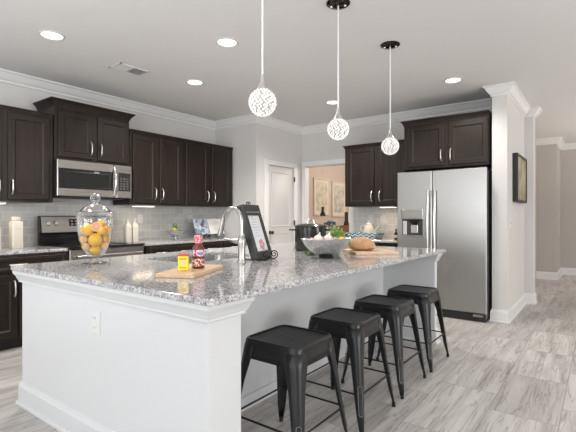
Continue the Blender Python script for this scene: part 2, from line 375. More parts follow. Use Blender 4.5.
# ------------------------------------------------------------ cabinets (local frame: x along the wall, -y out of the wall)
RL = PI/2
def pull(mb, x, z, y, L=.15, horiz=False):
    pts = []
    for i in range(13):
        t = i/12; a = (t-.5)*L; out = .030*(1-(2*t-1)**4)+.001
        if i in (0, 12): out = 0
        pts.append((x+a, y-out, z) if horiz else (x, y-out, z+a))
    mb.tube(pts, .0075, 8)
def shaker(mb, x0, x1, z0, z1, y, t=.02, fw=.058):
    fw = min(fw, (z1-z0)*.28)
    mb.rects([(x0, x1, z0, z1, y), (x0, x1, z0, z1, y-t+.006), (x0+.006, x1-.006, z0+.006, z1-.006, y-t), (x0+fw, x1-fw, z0+fw, z1-fw, y-t),
              (x0+fw+.012, x1-fw-.012, z0+fw+.012, z1-fw-.012, y-t+.011)])
def cabinet(name, label, loc, rz, w, D, h, doors=(), drawers=(), crown=None, toe=0, cat='cabinet', group=None, x0=0):
    t = thing(name, label, cat, loc, rz, group)
    mb = MB(); mb.box(0, w, -D, 0, toe, h); mb.build('body', M_cab, t, bevel=.002)
    if toe: MB().box(.01, w-.01, -D+.07, -.01, 0, toe).build('toe_kick', M_cabdark, t)
    if crown:
        hh, out, sides = crown; mb = MB(); sl = sides[0]; sr = sides[1]
        lv = [(0.002, 0), (.006, .01), (.006, .018), (.35, .45*hh/hh), ]
        prof = [(.004, -.012), (.008, .0), (.012, .012), (out*.55, hh*.55), (out*.9, hh*.82), (out, hh*.86), (out, hh)]
        mb.hrects([(-o*sl, w+o*sr, -D-.0-o, 0, h+z) for o, z in prof]); mb.build('crown', M_cab, t, smooth=20)
    for a, b, c, d, hx in doors:
        m2 = MB(); shaker(m2, a, b, c, d, -D); dr = m2.build('door', M_cab, t)
        m3 = MB(); hz = (c+.125) if not toe else (d-.13); pull(m3, a+.03 if hx < 0 else b-.03, hz, -D-.02); m3.build('handle', M_nickel, dr, smooth=50)
    for a, b, c, d in drawers:
        m2 = MB(); shaker(m2, a, b, c, d, -D, fw=.03); dr = m2.build('drawer', M_cab, t)
        m3 = MB(); pull(m3, (a+b)/2, (c+d)/2, -D-.02, horiz=True); m3.build('handle', M_nickel, dr, smooth=50)
    return t
S = 1.0065
UZ = 1.385
def Ucab(label, y0, y1, ds, z0=UZ, z1=2.285, cr=(.03, .018, (1, 1)), D=.32):
    return cabinet('upper_cabinet', label, (XF+.002, y0, z0), RL, y1-y0, D+.048, z1-z0, [(a-y0, b-y0, c-z0, d-z0, h) for a, b, c, d, h in ds], crown=cr)
dz0, dz1 = UZ+.022, 2.262
Ucab('dark brown double-door wall cabinet left of the microwave, cut by the left frame edge', 1.203, 2.10, [(1.24, 1.623, dz0, dz1, 1), (1.678, 2.06, dz0, dz1, -1)], cr=(.03, .018, (1, 0)))
Ucab('raised dark brown wall cabinet with flared crown directly above the microwave', 2.108, 2.988, [(2.146, 2.526, 1.875, 2.375, 1), (2.581, 2.956, 1.875, 2.375, -1)], z0=1.845, z1=2.415, cr=(.07, .055, (1, 1)), D=.335)
Ucab('dark brown double-door wall cabinet just right of the microwave', 3.004, 3.828, [(3.040, 3.388, dz0, dz1, 1), (3.438, 3.796, dz0, dz1, -1)], cr=(.03, .018, (0, 0)))
Ucab('dark brown double-door wall cabinet at the corner, right end of the range wall', 3.836, 4.80, [(3.872, 4.295, dz0, dz1, 1), (4.36, 4.755, dz0, dz1, -1)], cr=(.03, .018, (0, 0)))
def Bcab(label, y0, y1, nd, w_one=False):
    ds = []; dr = []; n = nd; wd = (y1-y0-.04)/n
    for i in range(n):
        a = .02+i*wd; ds.append((a+.008, a+wd-.008, .125, .70, 1 if i % 2 == 0 else -1))
    if w_one: dr.append((.028, y1-y0-.028, .725, .86))
    else:
        for i in range(n): a = .02+i*wd; dr.append((a+.008, a+wd-.008, .725, .86))
    return cabinet('base_cabinet', label, (XF+.002, y0, 0), RL, y1-y0, .648, .882, ds, dr, toe=.1)
Bcab('dark brown base cabinet left of the range, below the tall canister, with one wide drawer', 1.2, 2.125, 2, True)
Bcab('dark brown base cabinet just right of the range, below the white square bottles', 3.045, 3.84, 2)
Bcab('dark brown base cabinet in the corner below the open cookbook', 3.845, 4.80, 2)

cabinet('upper_cabinet', 'dark brown wall cabinet with flared crown directly above the refrigerator', (-2.10, YB-.002, 1.852), 0, 1.04, .608, .585,
        [(.06, .52, .028, .555, 1), (.575, 1.03, .028, .555, -1)], crown=(.055, .04, (1, 0)))
cabinet('upper_cabinet', 'dark brown double-door wall cabinet left of the refrigerator, beside the opening', (-3.115, YB-.002, UZ), 0, .962, .378, .88,
        [(.05, .48, .022, .86, 1), (.545, .945, .022, .86, -1)], crown=(.035, .03, (1, 0)))
cabinet('base_cabinet', 'dark brown base cabinet left of the refrigerator, below the patterned tray', (-3.10, YB-.002, 0), 0, .93, .648, .882,
        [(.03, .46, .125, .70, 1), (.475, .90, .125, .70, -1)], [(.03, .46, .725, .86), (.475, .90, .725, .86)], toe=.1)

def counter(name, label, x0, x1, y0, y1, hole=None, z0=.884, z1=.914, rc=.03):
    cx, cy = (x0+x1)/2, (y0+y1)/2; hx, hy = (x1-x0)/2, (y1-y0)/2
    mb = MB(); o = [(cx+x, cy+y) for x, y in rrect(hx, hy, rc, 6)]
    if not hole:
        mb.loft([[(x, y, z0) for x, y in o], [(x, y, z1) for x, y in o]])
    else:
        hx0, hx1, hy0, hy1 = hole; n = len(o)//4; q = []
        hcx, hcy = (hx0+hx1)/2, (hy0+hy1)/2
        q = [(hcx+x, hcy+y) for x, y in rrect((hx1-hx0)/2, (hy1-hy0)/2, .05, 6)]
        L = lambda l, z: [(x, y, z) for x, y in l]
        mb.loft([L(q, z0), L(o, z0), L(o, z1), L(q, z1), L(q, z0)], False, False)
    return tag(mb.build(name, M_granite, bevel=.005, org=(cx, cy, z0)), label, 'countertop')
CX = XF+.64
counter('countertop', 'speckled gray granite worktop left of the range under the canisters', XL+.009, CX, 1.15, 2.13, rc=.008)
counter('countertop', 'speckled gray granite worktop running from the range to the corner', XL+.009, CX, 3.025, YS, rc=.008)
counter('countertop', 'short granite worktop left of the refrigerator holding the patterned tray', -3.118, -2.165, YF-.64, YB-.009, rc=.008)
# ------------------------------------------------------------ island
IX0, IX1, IY0, IY1 = -3.09, -1.30, 1.20, 4.22
isl = thing('kitchen_island', 'large white panelled kitchen island under the speckled granite top', 'kitchen island', ((IX0+IX1)/2, (IY0+IY1)/2, 0))
IO = isl.location
def ipart(name, mb, m, parent=isl, **kw):
    for i in range(len(mb.v)): mb.v[i] = mb.v[i]-IO
    return mb.build(name, m, parent, **kw)
KX = -1.835
ipart('end_panel', MB().box(IX0, IX1, IY0, IY0+.2, 0, .884), M_island, bevel=.003)
ipart('end_panel', MB().box(IX0, IX1, IY1-.07, IY1, 0, .884), M_island, bevel=.003)
ipart('knee_wall', MB().box(KX-.1, KX, IY0+.2, IY1-.07, 0, .884), M_island)
ipart('cabinet_front', MB().box(IX0, IX0+.02, IY0+.2, IY1-.07, .1, .884), M_island)
ipart('floor_panel', MB().box(IX0+.02, KX-.1, IY0+.2, IY1-.07, .1, .12), M_island)
def frieze(x0, x1, y0, y1, sides=(1, 1, 1, 1)):
    pr = [(.001, .800), (.006, .803), (.016, .806), (.016, .818), (.021, .822), (.030, .846), (.042, .862), (.042, .8835)]
    l, r, f, b = sides
    return MB().hrects([(x0-o*l, x1+o*r, y0-o*f, y1+o*b, z) for o, z in pr])
ipart('frieze_moulding', frieze(IX0, IX1, IY0, IY0+.2), M_island, smooth=25)
ipart('frieze_moulding', frieze(IX0, IX1, IY1-.07, IY1, (1, 1, 1, 1)), M_island, smooth=25)
def ibase(x0, x1, y0, y1):
    return MB().hrects([(x0-o, x1+o, y0-o, y1+o, z) for o, z in [(.03, 0), (.029, .014), (.024, .020), (.017, .022), (.017, .115), (.012, .122), (.008, .14), (.001, .144)]])
ipart('baseboard', ibase(IX0, IX1, IY0, IY0+.2), M_island, smooth=25)
ipart('baseboard', ibase(IX0, IX1, IY1-.07, IY1), M_island, smooth=25)
ipart('baseboard', MB().box(KX, KX+.012, IY0+.2, IY1-.07, 0, .09), M_island, bevel=.003)
SX0, SX1, SY0, SY1 = -2.85, -2.30, 1.95, 2.75
counter('island_countertop', 'long speckled gray granite island top with sink cutout', -3.15, -1.228, 1.145, 4.30, (SX0, SX1, SY0, SY1))
# undermount sink
mb = MB(); cx, cy = (SX0+SX1)/2, (SY0+SY1)/2; hx, hy = (SX1-SX0)/2, (SY1-SY0)/2
L = lambda d, z, r=.05: [(x, y, z) for x, y in rrect(hx+d, hy+d, r, 6)]
mb.loft([L(.02, -.001), L(.003, -.001), L(0, -.02), L(-.01, -.19), L(-.05, -.2, .03)], False, True)
sk = tag(mb.build('sink', M_steel, smooth=40, loc=(cx, cy, .884)), 'undermount stainless steel sink in the island top beside the faucet', 'sink')
MB().lathe([(.045, -.199), (.045, -.196), (.03, -.197)], 20).build('drain', M_chrome, sk)

def outlet(name, label, loc, rz, kind='outlet', w=.085, h=.125, grp=None):
    t = thing(name, label, 'outlet' if kind == 'outlet' else 'switch', loc, rz, grp)
    MB().rects([(-w/2, w/2, -h/2, h/2, 0), (-w/2, w/2, -h/2, h/2, -.004), (-w/2+.005, w/2-.005, -h/2+.005, h/2-.005, -.008)]).build('cover_plate', M_plate, t)
    if kind == 'outlet':
        for z in (-.026, .026):
            s = MB().rects([(-.019, .019, z-.017, z+.017, -.008), (-.018, .018, z-.016, z+.016, -.0105)]).build('socket', M_plate, t)
            m = MB()
            for x in (-.007, .007): m.box(x-.0015, x+.0015, -.0112, -.0104, z-.003, z+.008)
            m.build('slot', M_plated, s)
    else:
        MB().rects([(-.006, .006, -.012, .012, -.008), (-.005, .005, .0, .012, -.022)]).build('toggle', M_plate, t)
    return t
outlet('wall_outlet', 'white duplex outlet on the white end panel of the island', (-2.163, IY0, .672), 0)
outlet('wall_outlet', 'white outlet on gray tile right of the white square bottles', (XL+.009, 3.43, 1.205), RL)
outlet('wall_outlet', 'white outlet on gray tile just left of the open cookbook', (XL+.009, 4.315, 1.20), RL)
outlet('wall_outlet', 'left white outlet on the tile above the patterned tray', (-2.86, YB-.009, 1.19), 0)
outlet('wall_outlet', 'right white outlet on the tile nearer the refrigerator', (-2.665, YB-.009, 1.19), 0)
outlet('wall_outlet', 'low white outlet near the floor on the gray wall right of the fridge', (PX1, 6.12, .42), RL)
outlet('light_switch', 'small white switch on the wall corner below the dark framed picture', (PX1, 5.60, 1.165), RL, 'switch')

# ------------------------------------------------------------ refrigerator
fr = thing('refrigerator', 'tall stainless side-by-side refrigerator with water dispenser', 'refrigerator', (-2.145, 5.93, 0))
fw, FD = 1.08, .60; FZ0, FZ1, FY = .10, 1.81, -.635
MB().box(.01, fw-.01, -FD, 0, .03, 1.80).build('body', mat('fridge_side_gray', (.09, .09, .092), .5), fr, bevel=.004)
dc = MB(); dx0, dx1, dz_0, dz_1 = .068, .335, .985, 1.335
dc.rects([(0, .447, FZ0, FZ1, FY+.03), (0, .447, FZ0, FZ1, FY+.008), (.008, .439, FZ0+.008, FZ1-.008, FY), (dx0, dx1, dz_0+.01, 1.20, FY)], cap1=False)
dc.m = 1
dc.rects([(dx0, dx1, dz_0+.01, 1.20, FY), (dx0+.006, dx1-.006, dz_0+.016, 1.195, FY+.028)], cap0=False)
dl = dc.build('freezer_door', [M_steel, mat('dispenser_cavity', (.05, .05, .052), .35)], fr, smooth=30)
mb = MB(); a = .012
mb.rects([(dx0-a, dx1+a, 1.20, dz_1, FY+.002), (dx0-a, dx1+a, 1.20, dz_1, FY-.008), (dx0, dx1, 1.21, dz_1-.01, FY-.010)])
mb.box(dx0-a, dx0, FY-.008, FY+.002, dz_0-.01, 1.2).box(dx1, dx1+a, FY-.008, FY+.002, dz_0-.01, 1.2).box(dx0-a, dx1+a, FY-.016, FY+.002, dz_0-.012, dz_0+.012)
dsp = mb.build('dispenser_frame', M_steelh, dl, bevel=.002)
mb = MB(); cxx = (dx0+dx1)/2+.02
mb.box(cxx-.06, cxx+.06, FY+.0, FY+.027, 1.165, 1.197).lathe([(.028, -.03), (.04, 0)], 16, (cxx, FY+.012, 1.165)).build('nozzle', M_black, dl)
MB().rects([(cxx-.05, cxx+.05, 1.02, 1.135, FY+.026), (cxx-.045, cxx+.045, 1.03, 1.13, FY+.016)]).build('paddle', M_chrome, dl, bevel=.003)
MB().box(dx0+.01, dx0+.06, FY+.006, FY+.027, dz_0+.02, 1.18).build('splash_panel', M_chrome, dl)
db = MB().rects([(.455, fw, FZ0, FZ1, FY+.03), (.455, fw, FZ0, FZ1, FY+.008), (.463, fw-.008, FZ0+.008, FZ1-.008, FY)]).build('fridge_door', M_steel, fr, smooth=30)
for par, hx in ((dl, .412), (db, .497)):
    pts = [(hx, FY, 1.55)]
    for i in range(17):
        t = i/16; pts.append((hx, FY-.035-.03*math.sin(PI*t), 1.555-t*.94))
    pts.append((hx, FY, .62))
    MB().tube(pts, .0175, 14).build('handle', M_nickel, par, smooth=50)
MB().box(.02, fw-.02, FY+.02, FY+.1, .0, .085).build('grille', M_blackm, fr)
MB().box(fw-.15, fw-.04, FY+.005, FY+.03, .055, .085).build('hinge_cover', M_steelh, fr, bevel=.003)
for a in (.02, fw-.1): MB().box(a, a+.08, FY+.01, FY+.08, FZ1-.01, FZ1+.012).build('top_hinge', M_blackm, fr)

# ------------------------------------------------------------ range and microwave
rg = thing('range', 'stainless and black electric range between the dark base cabinets', 'oven', (XF+.01, 2.135, 0), RL)
rw = .885
MB().box(0, rw, -.60, .045, .02, .905).build('body', M_blackm, rg)
MB().box(0, rw, -.655, .045, .905, .922).build('cooktop', M_black, rg, bevel=.004)
mb = MB()
for x, y, r in ((.22, -.2, .09), (.68, -.2, .075), (.22, -.46, .075), (.68, -.46, .1)):
    mb.lathe([(r, .9222), (r, .9226), (r-.006, .9226), (r-.006, .9222)], 32, (x, y, 0))
mb.build('burner_ring', mat('burner_gray', (.1, .1, .1), .3), rg)
bgd = MB().loft([[(x, -.03, .922), (x, -.075, .922), (x, -.075, 1.04), (x, -.10, 1.055), (x, -.062, 1.245), (x, -.03, 1.245)] for x in (-.05, .78)]).build('backguard', M_black, rg, bevel=.004)
Xp = Matrix.Translation((0, -.10, 1.055)) @ Matrix.Rotation(math.atan2(.038, .19), 4, 'X').inverted()
mb = MB(); mb.X = Xp; mb.box(-.03, .76, -.004, .002, .004, .186); mb.build('control_panel', M_steelh, bgd, bevel=.002)
mb = MB(); mb.X = Xp; mb.box(.27, .53, -.007, -.003, .075, .155); dsq = mb.build('display', M_black, bgd); M_key = mat('key_gray', (.3, .3, .3), .5)
mb = MB(); mb.X = Xp
for i in range(5):
    for j in range(2):
        mb = MB(); mb.X = Xp; mb.box(.29+.045*i, .315+.045*i, -.0082, -.0068, .088+.034*j, .104+.034*j); mb.build('display_key', M_key, bgd)
for x in (.035, .12, .62, .70):
    mb = MB(); mb.X = Xp @ Matrix.Translation((x, -.004, .105)) @ Matrix.Rotation(PI/2, 4, 'X'); mb.lathe([(.03, 0), (.028, .008), (.023, .024), (.02, .028)], 20).build('knob', M_chrome, bgd, smooth=40)
od = MB().rects([(.005, rw-.005, .30, .895, -.60), (.005, rw-.005, .30, .895, -.635), (.012, rw-.012, .307, .888, -.64)]).build('oven_door', M_steelh, rg)
MB().rects([(.12, rw-.12, .40, .74, -.64), (.125, rw-.125, .405, .735, -.643)]).build('oven_window', M_black, od)
MB().tube([(.06, -.64, .82), (.06, -.685, .82), (rw-.06, -.685, .82), (rw-.06, -.64, .82)], .014, 10).build('handle', M_steelh, od, smooth=50)
MB().rects([(.005, rw-.005, .06, .285, -.60), (.005, rw-.005, .06, .285, -.635)]).build('drawer', M_steelh, rg, bevel=.004)
mw = thing('microwave', 'stainless over-the-range microwave under the raised cabinet', 'microwave', (XF+.01, 2.106, 1.455), RL)
MW, MH, MD = .872, .385, .41
MB().box(0, MW, -MD, .055, 0, MH).build('body', M_blackm, mw, bevel=.003)
md = MB(); md.rects([(0, .675, .004, MH, -MD), (0, .675, .004, MH, -MD-.03), (.006, .669, .01, MH-.006, -MD-.034)])
mdo = md.build('door', M_steelh, mw, smooth=30)
MB().rects([(.012, .628, .082, .298, -MD-.034), (.016, .624, .086, .294, -MD-.037)]).build('window', M_black, mdo)
MB().rects([(.09, .575, .105, .265, -MD-.0372), (.092, .573, .107, .263, -MD-.038)]).build('window_mesh', mat('microwave_screen', (.010, .012, .010), .3, spec=.3), mdo)
MB().box(.40, .46, -MD-.0385, -MD-.037, .272, .282).build('badge', M_nickel, mdo)
pts = [(.638, -MD-.034, .02)]+[(.638, -MD-.045-.04*math.sin(PI*i/12), .02+.35*i/12) for i in range(13)]+[(.638, -MD-.034, .37)]
MB().tube(pts, .014, 10).build('handle', M_chrome, mdo, smooth=50)
cp = MB().rects([(.678, MW, .004, MH, -MD), (.678, MW, .004, MH, -MD-.03), (.683, MW-.005, .01, MH-.006, -MD-.034)]).build('control_panel', M_steelh, mw, smooth=30)
kp = MB().rects([(.695, MW-.018, .082, .298, -MD-.034), (.697, MW-.02, .084, .296, -MD-.037)]).build('keypad', M_black, cp)
mb = MB()
for i in range(3):
    for j in range(5): mb.box(.715+.042*i, .742+.042*i, -MD-.0385, -MD-.037, .10+.03*j, .118+.03*j)
mb.build('keypad_keys', mat('keypad_gray', (.08, .08, .08), .45), cp)
MB().box(.05, MW-.05, -MD+.02, -.05, -.012, .004).build('vent_grille', M_blackm, mw)

# ------------------------------------------------------------ stools
def make_stool(label, loc):
    t = thing('bar_stool', label, 'stool', loc, 0, 'black metal counter stools along the island')
    H = .61; hs = .175
    mb = MB(); R = lambda h, r, z: [(x, y, z) for x, y in rrect(h, h, r, 7)]
    mb.loft([R(hs+.012, .052, H-.095), R(hs+.003, .05, H-.02), R(hs, .05, H-.006), R(hs-.006, .046, H), R(hs-.014, .04, H-.001), R(hs-.02, .036, H-.007), R(hs-.06, .02, H-.0085), R(.02, .01, H-.0085)], False, True)
    st = mb.build('seat', M_stool, t, smooth=35, solid=.003)
    # drain holes stamped in the seat
    mb = MB()
    for i in range(-1, 2):
        for j in range(-1, 2): mb.lathe([(.006, H-.0084), (.006, H-.0078), (.001, H-.0078)], 10, (.045*i, .045*j, 0))
    mb.build('drain_hole', M_blackm, st)
    for sx, sy in ((1, 1), (-1, 1), (-1, -1), (1, -1)):
        mb = MB(); loops = []
        for z, off, w, r in ((H-.03, .181, .088, .052), (H-.095, .188, .082, .046), (.40, .199, .058, .038), (.22, .217, .043, .03), (.11, .229, .034, .024), (.02, .239, .020, .017)):
            l = [(off-w, off, z)]
            for i in range(7):
                a = PI/2-PI/2*i/6; l.append((off-r+r*math.cos(a), off-r+r*math.sin(a), z))
            l.append((off, off-w, z)); loops.append([(x*sx, y*sy, zz) for x, y, zz in l])
        mb.loft(loops, False, False, closed=False)
        lg = mb.build('leg', M_stool, t, smooth=40, solid=.004)
        fm = MB(); fm.X = Matrix.Translation((sx*.229, sy*.229, 0)); fm.lathe([(.012, 0), (.0125, .004), (.011, .028)], 12); fm.build('foot_cap', M_rubber, lg)
        pts = []; hw = .012
        def lp(q, z):     # point on the leg's rounded outer corner: q sideways, z height
            f = (z-.02)/(H-.12); off = .239-.047*f; r = .02+.024*f; c = off-r; a = PI/4+q/r
            return ((c+(r+.0015)*math.cos(a))*sx, (c+(r+.0015)*math.sin(a))*sy, z)
        z0, z1 = .115, .255
        for i in range(9): a = PI*i/8; pts.append(lp(hw*math.cos(a), z1+hw*math.sin(a)))
        for i in range(1, 6): pts.append(lp(-hw, z1-(z1-z0)*i/6))
        for i in range(9): a = PI+PI*i/8; pts.append(lp(hw*math.cos(a), z0+hw*math.sin(a)))
        for i in range(1, 6): pts.append(lp(hw, z0+(z1-z0)*i/6))
        MB().tube(pts, .0016, 6, closed=True).build('pressed_rib', M_worn, lg)
    q = .211
    for a, b in (((-q, -q), (q, -q)), ((q, -q), (q, q)), ((q, q), (-q, q)), ((-q, q), (-q, -q))):
        MB().cyl((*a, .215), (*b, .215), .0055, 8).build('foot_rail', M_stool, t)
    return t
SXc = -1.315
st1 = make_stool('nearest black metal stool, beside the near end of the island', (SXc-.012, 1.80, 0))
dup(st1, (SXc, 2.392, 0), 'second black metal stool from the near end of the island')
dup(st1, (SXc, 2.995, 0), 'third black metal stool from the near end, second nearest the refrigerator')
dup(st1, (SXc, 3.605, 0), 'farthest black metal stool, nearest the refrigerator')

# ------------------------------------------------------------ ceiling fittings
def can(label, x, y, pw=70):
    t = thing('recessed_light', label, 'ceiling light', (x*1.02, y*1.02, CE), 0, 'recessed ceiling lights')
    MB().lathe([(.098, 0), (.097, -.006), (.084, -.010), (.080, -.004), (.080, 0)], 32, cap0=False, cap1=False).build('trim_ring', mat('can_trim', (.62, .60, .57), .5), t, smooth=40)
    MB().lathe([(.001, -.0035), (.080, -.0035), (.080, -.001)], 32, cap1=False).build('lens', M_lens, t)
    d = bpy.data.lights.new('can_glow', 'SPOT'); d.energy = pw; d.color = (1, .95, .88); d.spot_size = math.radians(150); d.spot_blend = .8; d.shadow_soft_size = .08
    o = bpy.data.objects.new('can_glow', d); C.objects.link(o); o.parent = t; o.location = (0, 0, -.03)
    return t
can('recessed ceiling light at upper left, nearest the left frame edge', -3.648, 1.641)
can('recessed ceiling light left of the nearest pendant rod, bigger of the middle pair', -2.585, 2.604)
can('recessed ceiling light in front of the range-wall crown, right of the ceiling vent', -3.642, 3.167, 125)
can('small recessed ceiling light just behind the middle pendant rod', -2.825, 4.80, 115)
can('recessed ceiling light above the refrigerator cabinet', -1.308, 4.812)
vt = thing('ceiling_vent', 'white rectangular air vent in the ceiling above the range', 'vent', (-3.937, 2.55, CE))
mb = MB(); vx, vy = .105, .175
mb.box(-vx, -vx+.022, -vy, vy, -.008, 0).box(vx-.022, vx, -vy, vy, -.008, 0).box(-vx, vx, -vy, -vy+.022, -.008, 0).box(-vx, vx, vy-.022, vy, -.008, 0)
mb.build('frame', M_plate, vt, bevel=.002)
MB().box(-vx+.02, vx-.02, -vy+.02, vy-.02, -.001, 0).build('duct', M_plated, vt)
for s in (-1, 1):
    mb = MB()
    for i in range(9):
        y = s*(.012+.0155*i); mb.X = Matrix.Translation((0, y, -.004)) @ Matrix.Rotation(math.radians(40*s), 4, 'X'); mb.box(-vx+.02, vx-.02, -.0075, .0075, -.0006, .0006)
    mb.build('louvers', M_plate, vt)

def bead_mat():
    m, nt, p = nodes('crystal_beads'); tc = nt.nodes.new('ShaderNodeTexCoord')
    v = nt.nodes.new('ShaderNodeTexVoronoi'); v.inputs['Scale'].default_value = 70; nt.links.new(tc.outputs['Object'], v.inputs['Vector'])
    s = nt.nodes.new('ShaderNodeSeparateColor'); nt.links.new(v.outputs['Color'], s.inputs[0])
    r = ramp(nt, s.outputs[0], [(0, (.10, .08, .075)), (.18, (.40, .35, .33)), (.45, (.85, .8, .77)), (.6, (1, .97, .94))])
    nt.links.new(r.outputs[0], p.inputs['Emission Color']); p.inputs['Emission Strength'].default_value = .5
    p.inputs['Base Color'].default_value = (.8, .78, .76, 1); p.inputs['Roughness'].default_value = .1
    return m
M_bead = bead_mat()
M_core = mat('globe_core', (.35, .32, .30), .3, emit=(1, .92, .86), estr=.12)
M_rod = mat('pendant_rod', (.86, .86, .85), .3, .3)
def pendant(label, x, y, zc):
    t = thing('pendant_light', label, 'pendant light', (x, y, CE), 0, 'crystal globe pendants over the island')
    MB().lathe([(.086, 0), (.086, -.006), (.07, -.016), (.03, -.02), (.001, -.021)], 36).build('canopy', mat('canopy_bronze', (.05, .04, .033), .1, 1), t, smooth=40)
    for s in (-1, 1): MB().ball((.045*s, .02*s, -.022), .009, n=12, k=8).build('canopy_screw', M_chrome, t, smooth=60)
    zz = zc-CE; R = .0795
    MB().cyl((0, 0, -.02), (0, 0, zz+R+.05), .0055, 12).build('rod', M_rod, t, smooth=50)
    MB().lathe([(.007, R+.075), (.012, R+.06), (.013, R+.035), (.024, R+.012), (.036, R-.008)], 20, (0, 0, zz)).build('socket_cap', M_nickel, t, smooth=40)
    g = MB().ball((0, 0, zz), R-.011, n=24, k=16).build('globe_shade', M_core, t, smooth=60)
    mb = MB(); N = 230; rnd = random.Random(3)
    for i in range(N):
        ct = 1-2*(i+.5)/N; st = math.sqrt(1-ct*ct); ph = i*2.39996+rnd.uniform(-.08, .08)
        d = Vector((st*math.cos(ph), st*math.sin(ph), ct)); mb.X = Matrix.Translation(Vector((0, 0, zz))+d*(R-.007)) @ d.to_track_quat('Z', 'Y').to_matrix().to_4x4() @ Matrix.Rotation(rnd.uniform(0, 1.5), 4, 'Z')
        e = .0085; mb.add([(e, 0, 0), (0, e, 0), (-e, 0, 0), (0, -e, 0), (0, 0, .0075), (0, 0, -.004)], [(0, 1, 4), (1, 2, 4), (2, 3, 4), (3, 0, 4), (1, 0, 5), (2, 1, 5), (3, 2, 5), (0, 3, 5)])
    mb.build('crystal_beads', M_bead, g)
    return t
pendant('nearest crystal globe pendant, leftmost of the three, canopy out of view', -1.51, 1.798, 1.872)
pendant('middle crystal globe pendant of the three over the island', -1.515, 2.647, 1.865)
pendant('farthest crystal globe pendant, rightmost of the three, near the refrigerator', -1.51, 3.565, 1.865)

def bar_light(label, loc, rz, L=.30, pw=5):
    t = thing('under_cabinet_light', label, 'light', loc, rz, 'lights under the wall cabinets')
    MB().box(-L/2, L/2, -.045, .045, -.018, 0).build('housing', M_plate, t, bevel=.003)
    MB().box(-L/2+.008, L/2-.008, -.037, .037, -.022, -.018).build('lens', M_under, t)
    d = bpy.data.lights.new('bar_glow', 'AREA'); d.shape = 'RECTANGLE'; d.size = L; d.size_y = .07; d.energy = pw; d.color = (1, .78, .55)
    o = bpy.data.objects.new('bar_glow', d); C.objects.link(o); o.parent = t; o.location = (0, 0, -.026); return t
bar_light('glowing light bar under the cabinet right of the microwave', (XF+.24, 3.29, UZ), RL, .30, .6)
bar_light('glowing light bar under the cabinet above the canisters at far left', (XF+.24, 1.55, UZ), RL, .30, .6)
bar_light('glowing light bar under the cabinet left of the refrigerator', (-2.45, YF-.26, UZ), 0, .24, 1.6)

# ------------------------------------------------------------ things on the island
ZT = .914
jr = thing('apothecary_jar', 'tall clear glass footed jar with domed lid, filled with citrus', 'jar', (-2.81, 1.55, ZT))
prof = [(.078, 0), (.080, .004), (.060, .012), (.026, .022), (.017, .032), (.022, .040), (.05, .055), (.080, .10), (.103, .165), (.113, .235), (.115, .30), (.118, .345), (.121, .352)]
inner = [(.118, .352), (.114, .345), (.111, .30), (.109, .235), (.099, .166), (.076, .104), (.046, .061), (.001, .047)]
MB().lathe(prof+inner, 40, cap1=True).build('jar_body', M_glass, jr, smooth=50)
MB().lathe([(.121, .3525), (.119, .357), (.102, .361), (.087, .372), (.073, .388), (.056, .401), (.043, .406), (.043, .413), (.025, .417), (.020, .424), (.029, .434), (.034, .451), (.030, .470), (.016, .483), (.001, .487)], 40).build('lid', M_glass, jr, smooth=50)
M_lemon = mat('lemon_peel', (.85, .48, .012), .45, noise=.1, nscale=30, bump=.25, bscale=220)
M_orange = mat('orange_peel', (.88, .47, .015), .45, noise=.1, nscale=30, bump=.25, bscale=220)
M_flesh = mat('grapefruit_flesh', (.80, .33, .17), .35, noise=.3, nscale=60)
M_rind = mat('grapefruit_rind', (.85, .62, .30), .5)
J = Vector((-2.81, 1.55, ZT)); rt = Vector((.483, .876, 0)); fwd = Vector((.876, -.483, 0))
fruit = [  # lateral m, forward m, height above top, radius, kind, label
    (-.050, .016, .236, .043, 'lemon', 'large yellow lemon at the upper left inside the glass jar'),
    (.0, .042, .163, .044, 'lemon', 'large yellow lemon in the middle front of the glass jar'),
    (.0, .004, .090, .037, 'lemon', 'yellow lemon at the very bottom of the glass jar'),
    (.038, .048, .224, .027, 'orange', 'small orange just right of the cut grapefruit in the jar'),
    (.075, .005, .232, .031, 'orange', 'orange against the right side of the jar, above mid height'),
    (.073, .02, .172, .027, 'orange', 'small orange at mid height on the right side of the jar'),
    (.058, .0, .124, .027, 'orange', 'small orange low on the right side of the jar'),
    (-.074, .012, .168, .027, 'orange', 'small orange at mid height on the left side of the jar'),
    (-.060, .012, .120, .026, 'orange', 'small orange low on the left side of the jar'),
    (.035, -.045, .265, .034, 'orange', 'orange on top at the back right of the jar'),
    (.0, -.055, .17, .04, 'lemon', 'yellow lemon behind the others in the centre back of the jar'),
]
for l, f_, h, r, kd, lab in fruit:
    p = J+rt*l+fwd*f_+Vector((0, 0, h)); long = 1.0 if kd == 'orange' else 1.06
    o = MB().ball((0, 0, 0), r, (1, long, .97), 24, 16).build(kd, M_lemon if kd == 'lemon' else M_orange, smooth=60, loc=p)
    o.rotation_euler = (random.uniform(-.5, .5), random.uniform(-.5, .5), random.uniform(0, 3)); tag(o, lab, kd, 'citrus in the glass jar')
    s = MB(); s.lathe([(.004, -.002), (.005, .001), (.001, .002)], 8, (0, 0, r*.97)); s.build('stem_end', M_leafd, o)
gp = thing('grapefruit_half', 'cut pink grapefruit half facing out at the top of the jar', 'grapefruit', J+rt*.008+fwd*.046+Vector((0, 0, .255)), 0, 'citrus in the glass jar')
Xg = Vector((.75, -.42, .5)).to_track_quat('Z', 'Y').to_matrix().to_4x4()
mb = MB(); mb.X = Xg; mb.lathe([(.001, -.03), (.018, -.027), (.031, -.015), (.036, 0), (.033, .0005), (.031, -.001)], 24, cap1=False).build('rind', M_rind, gp, smooth=50)
mb = MB(); mb.X = Xg
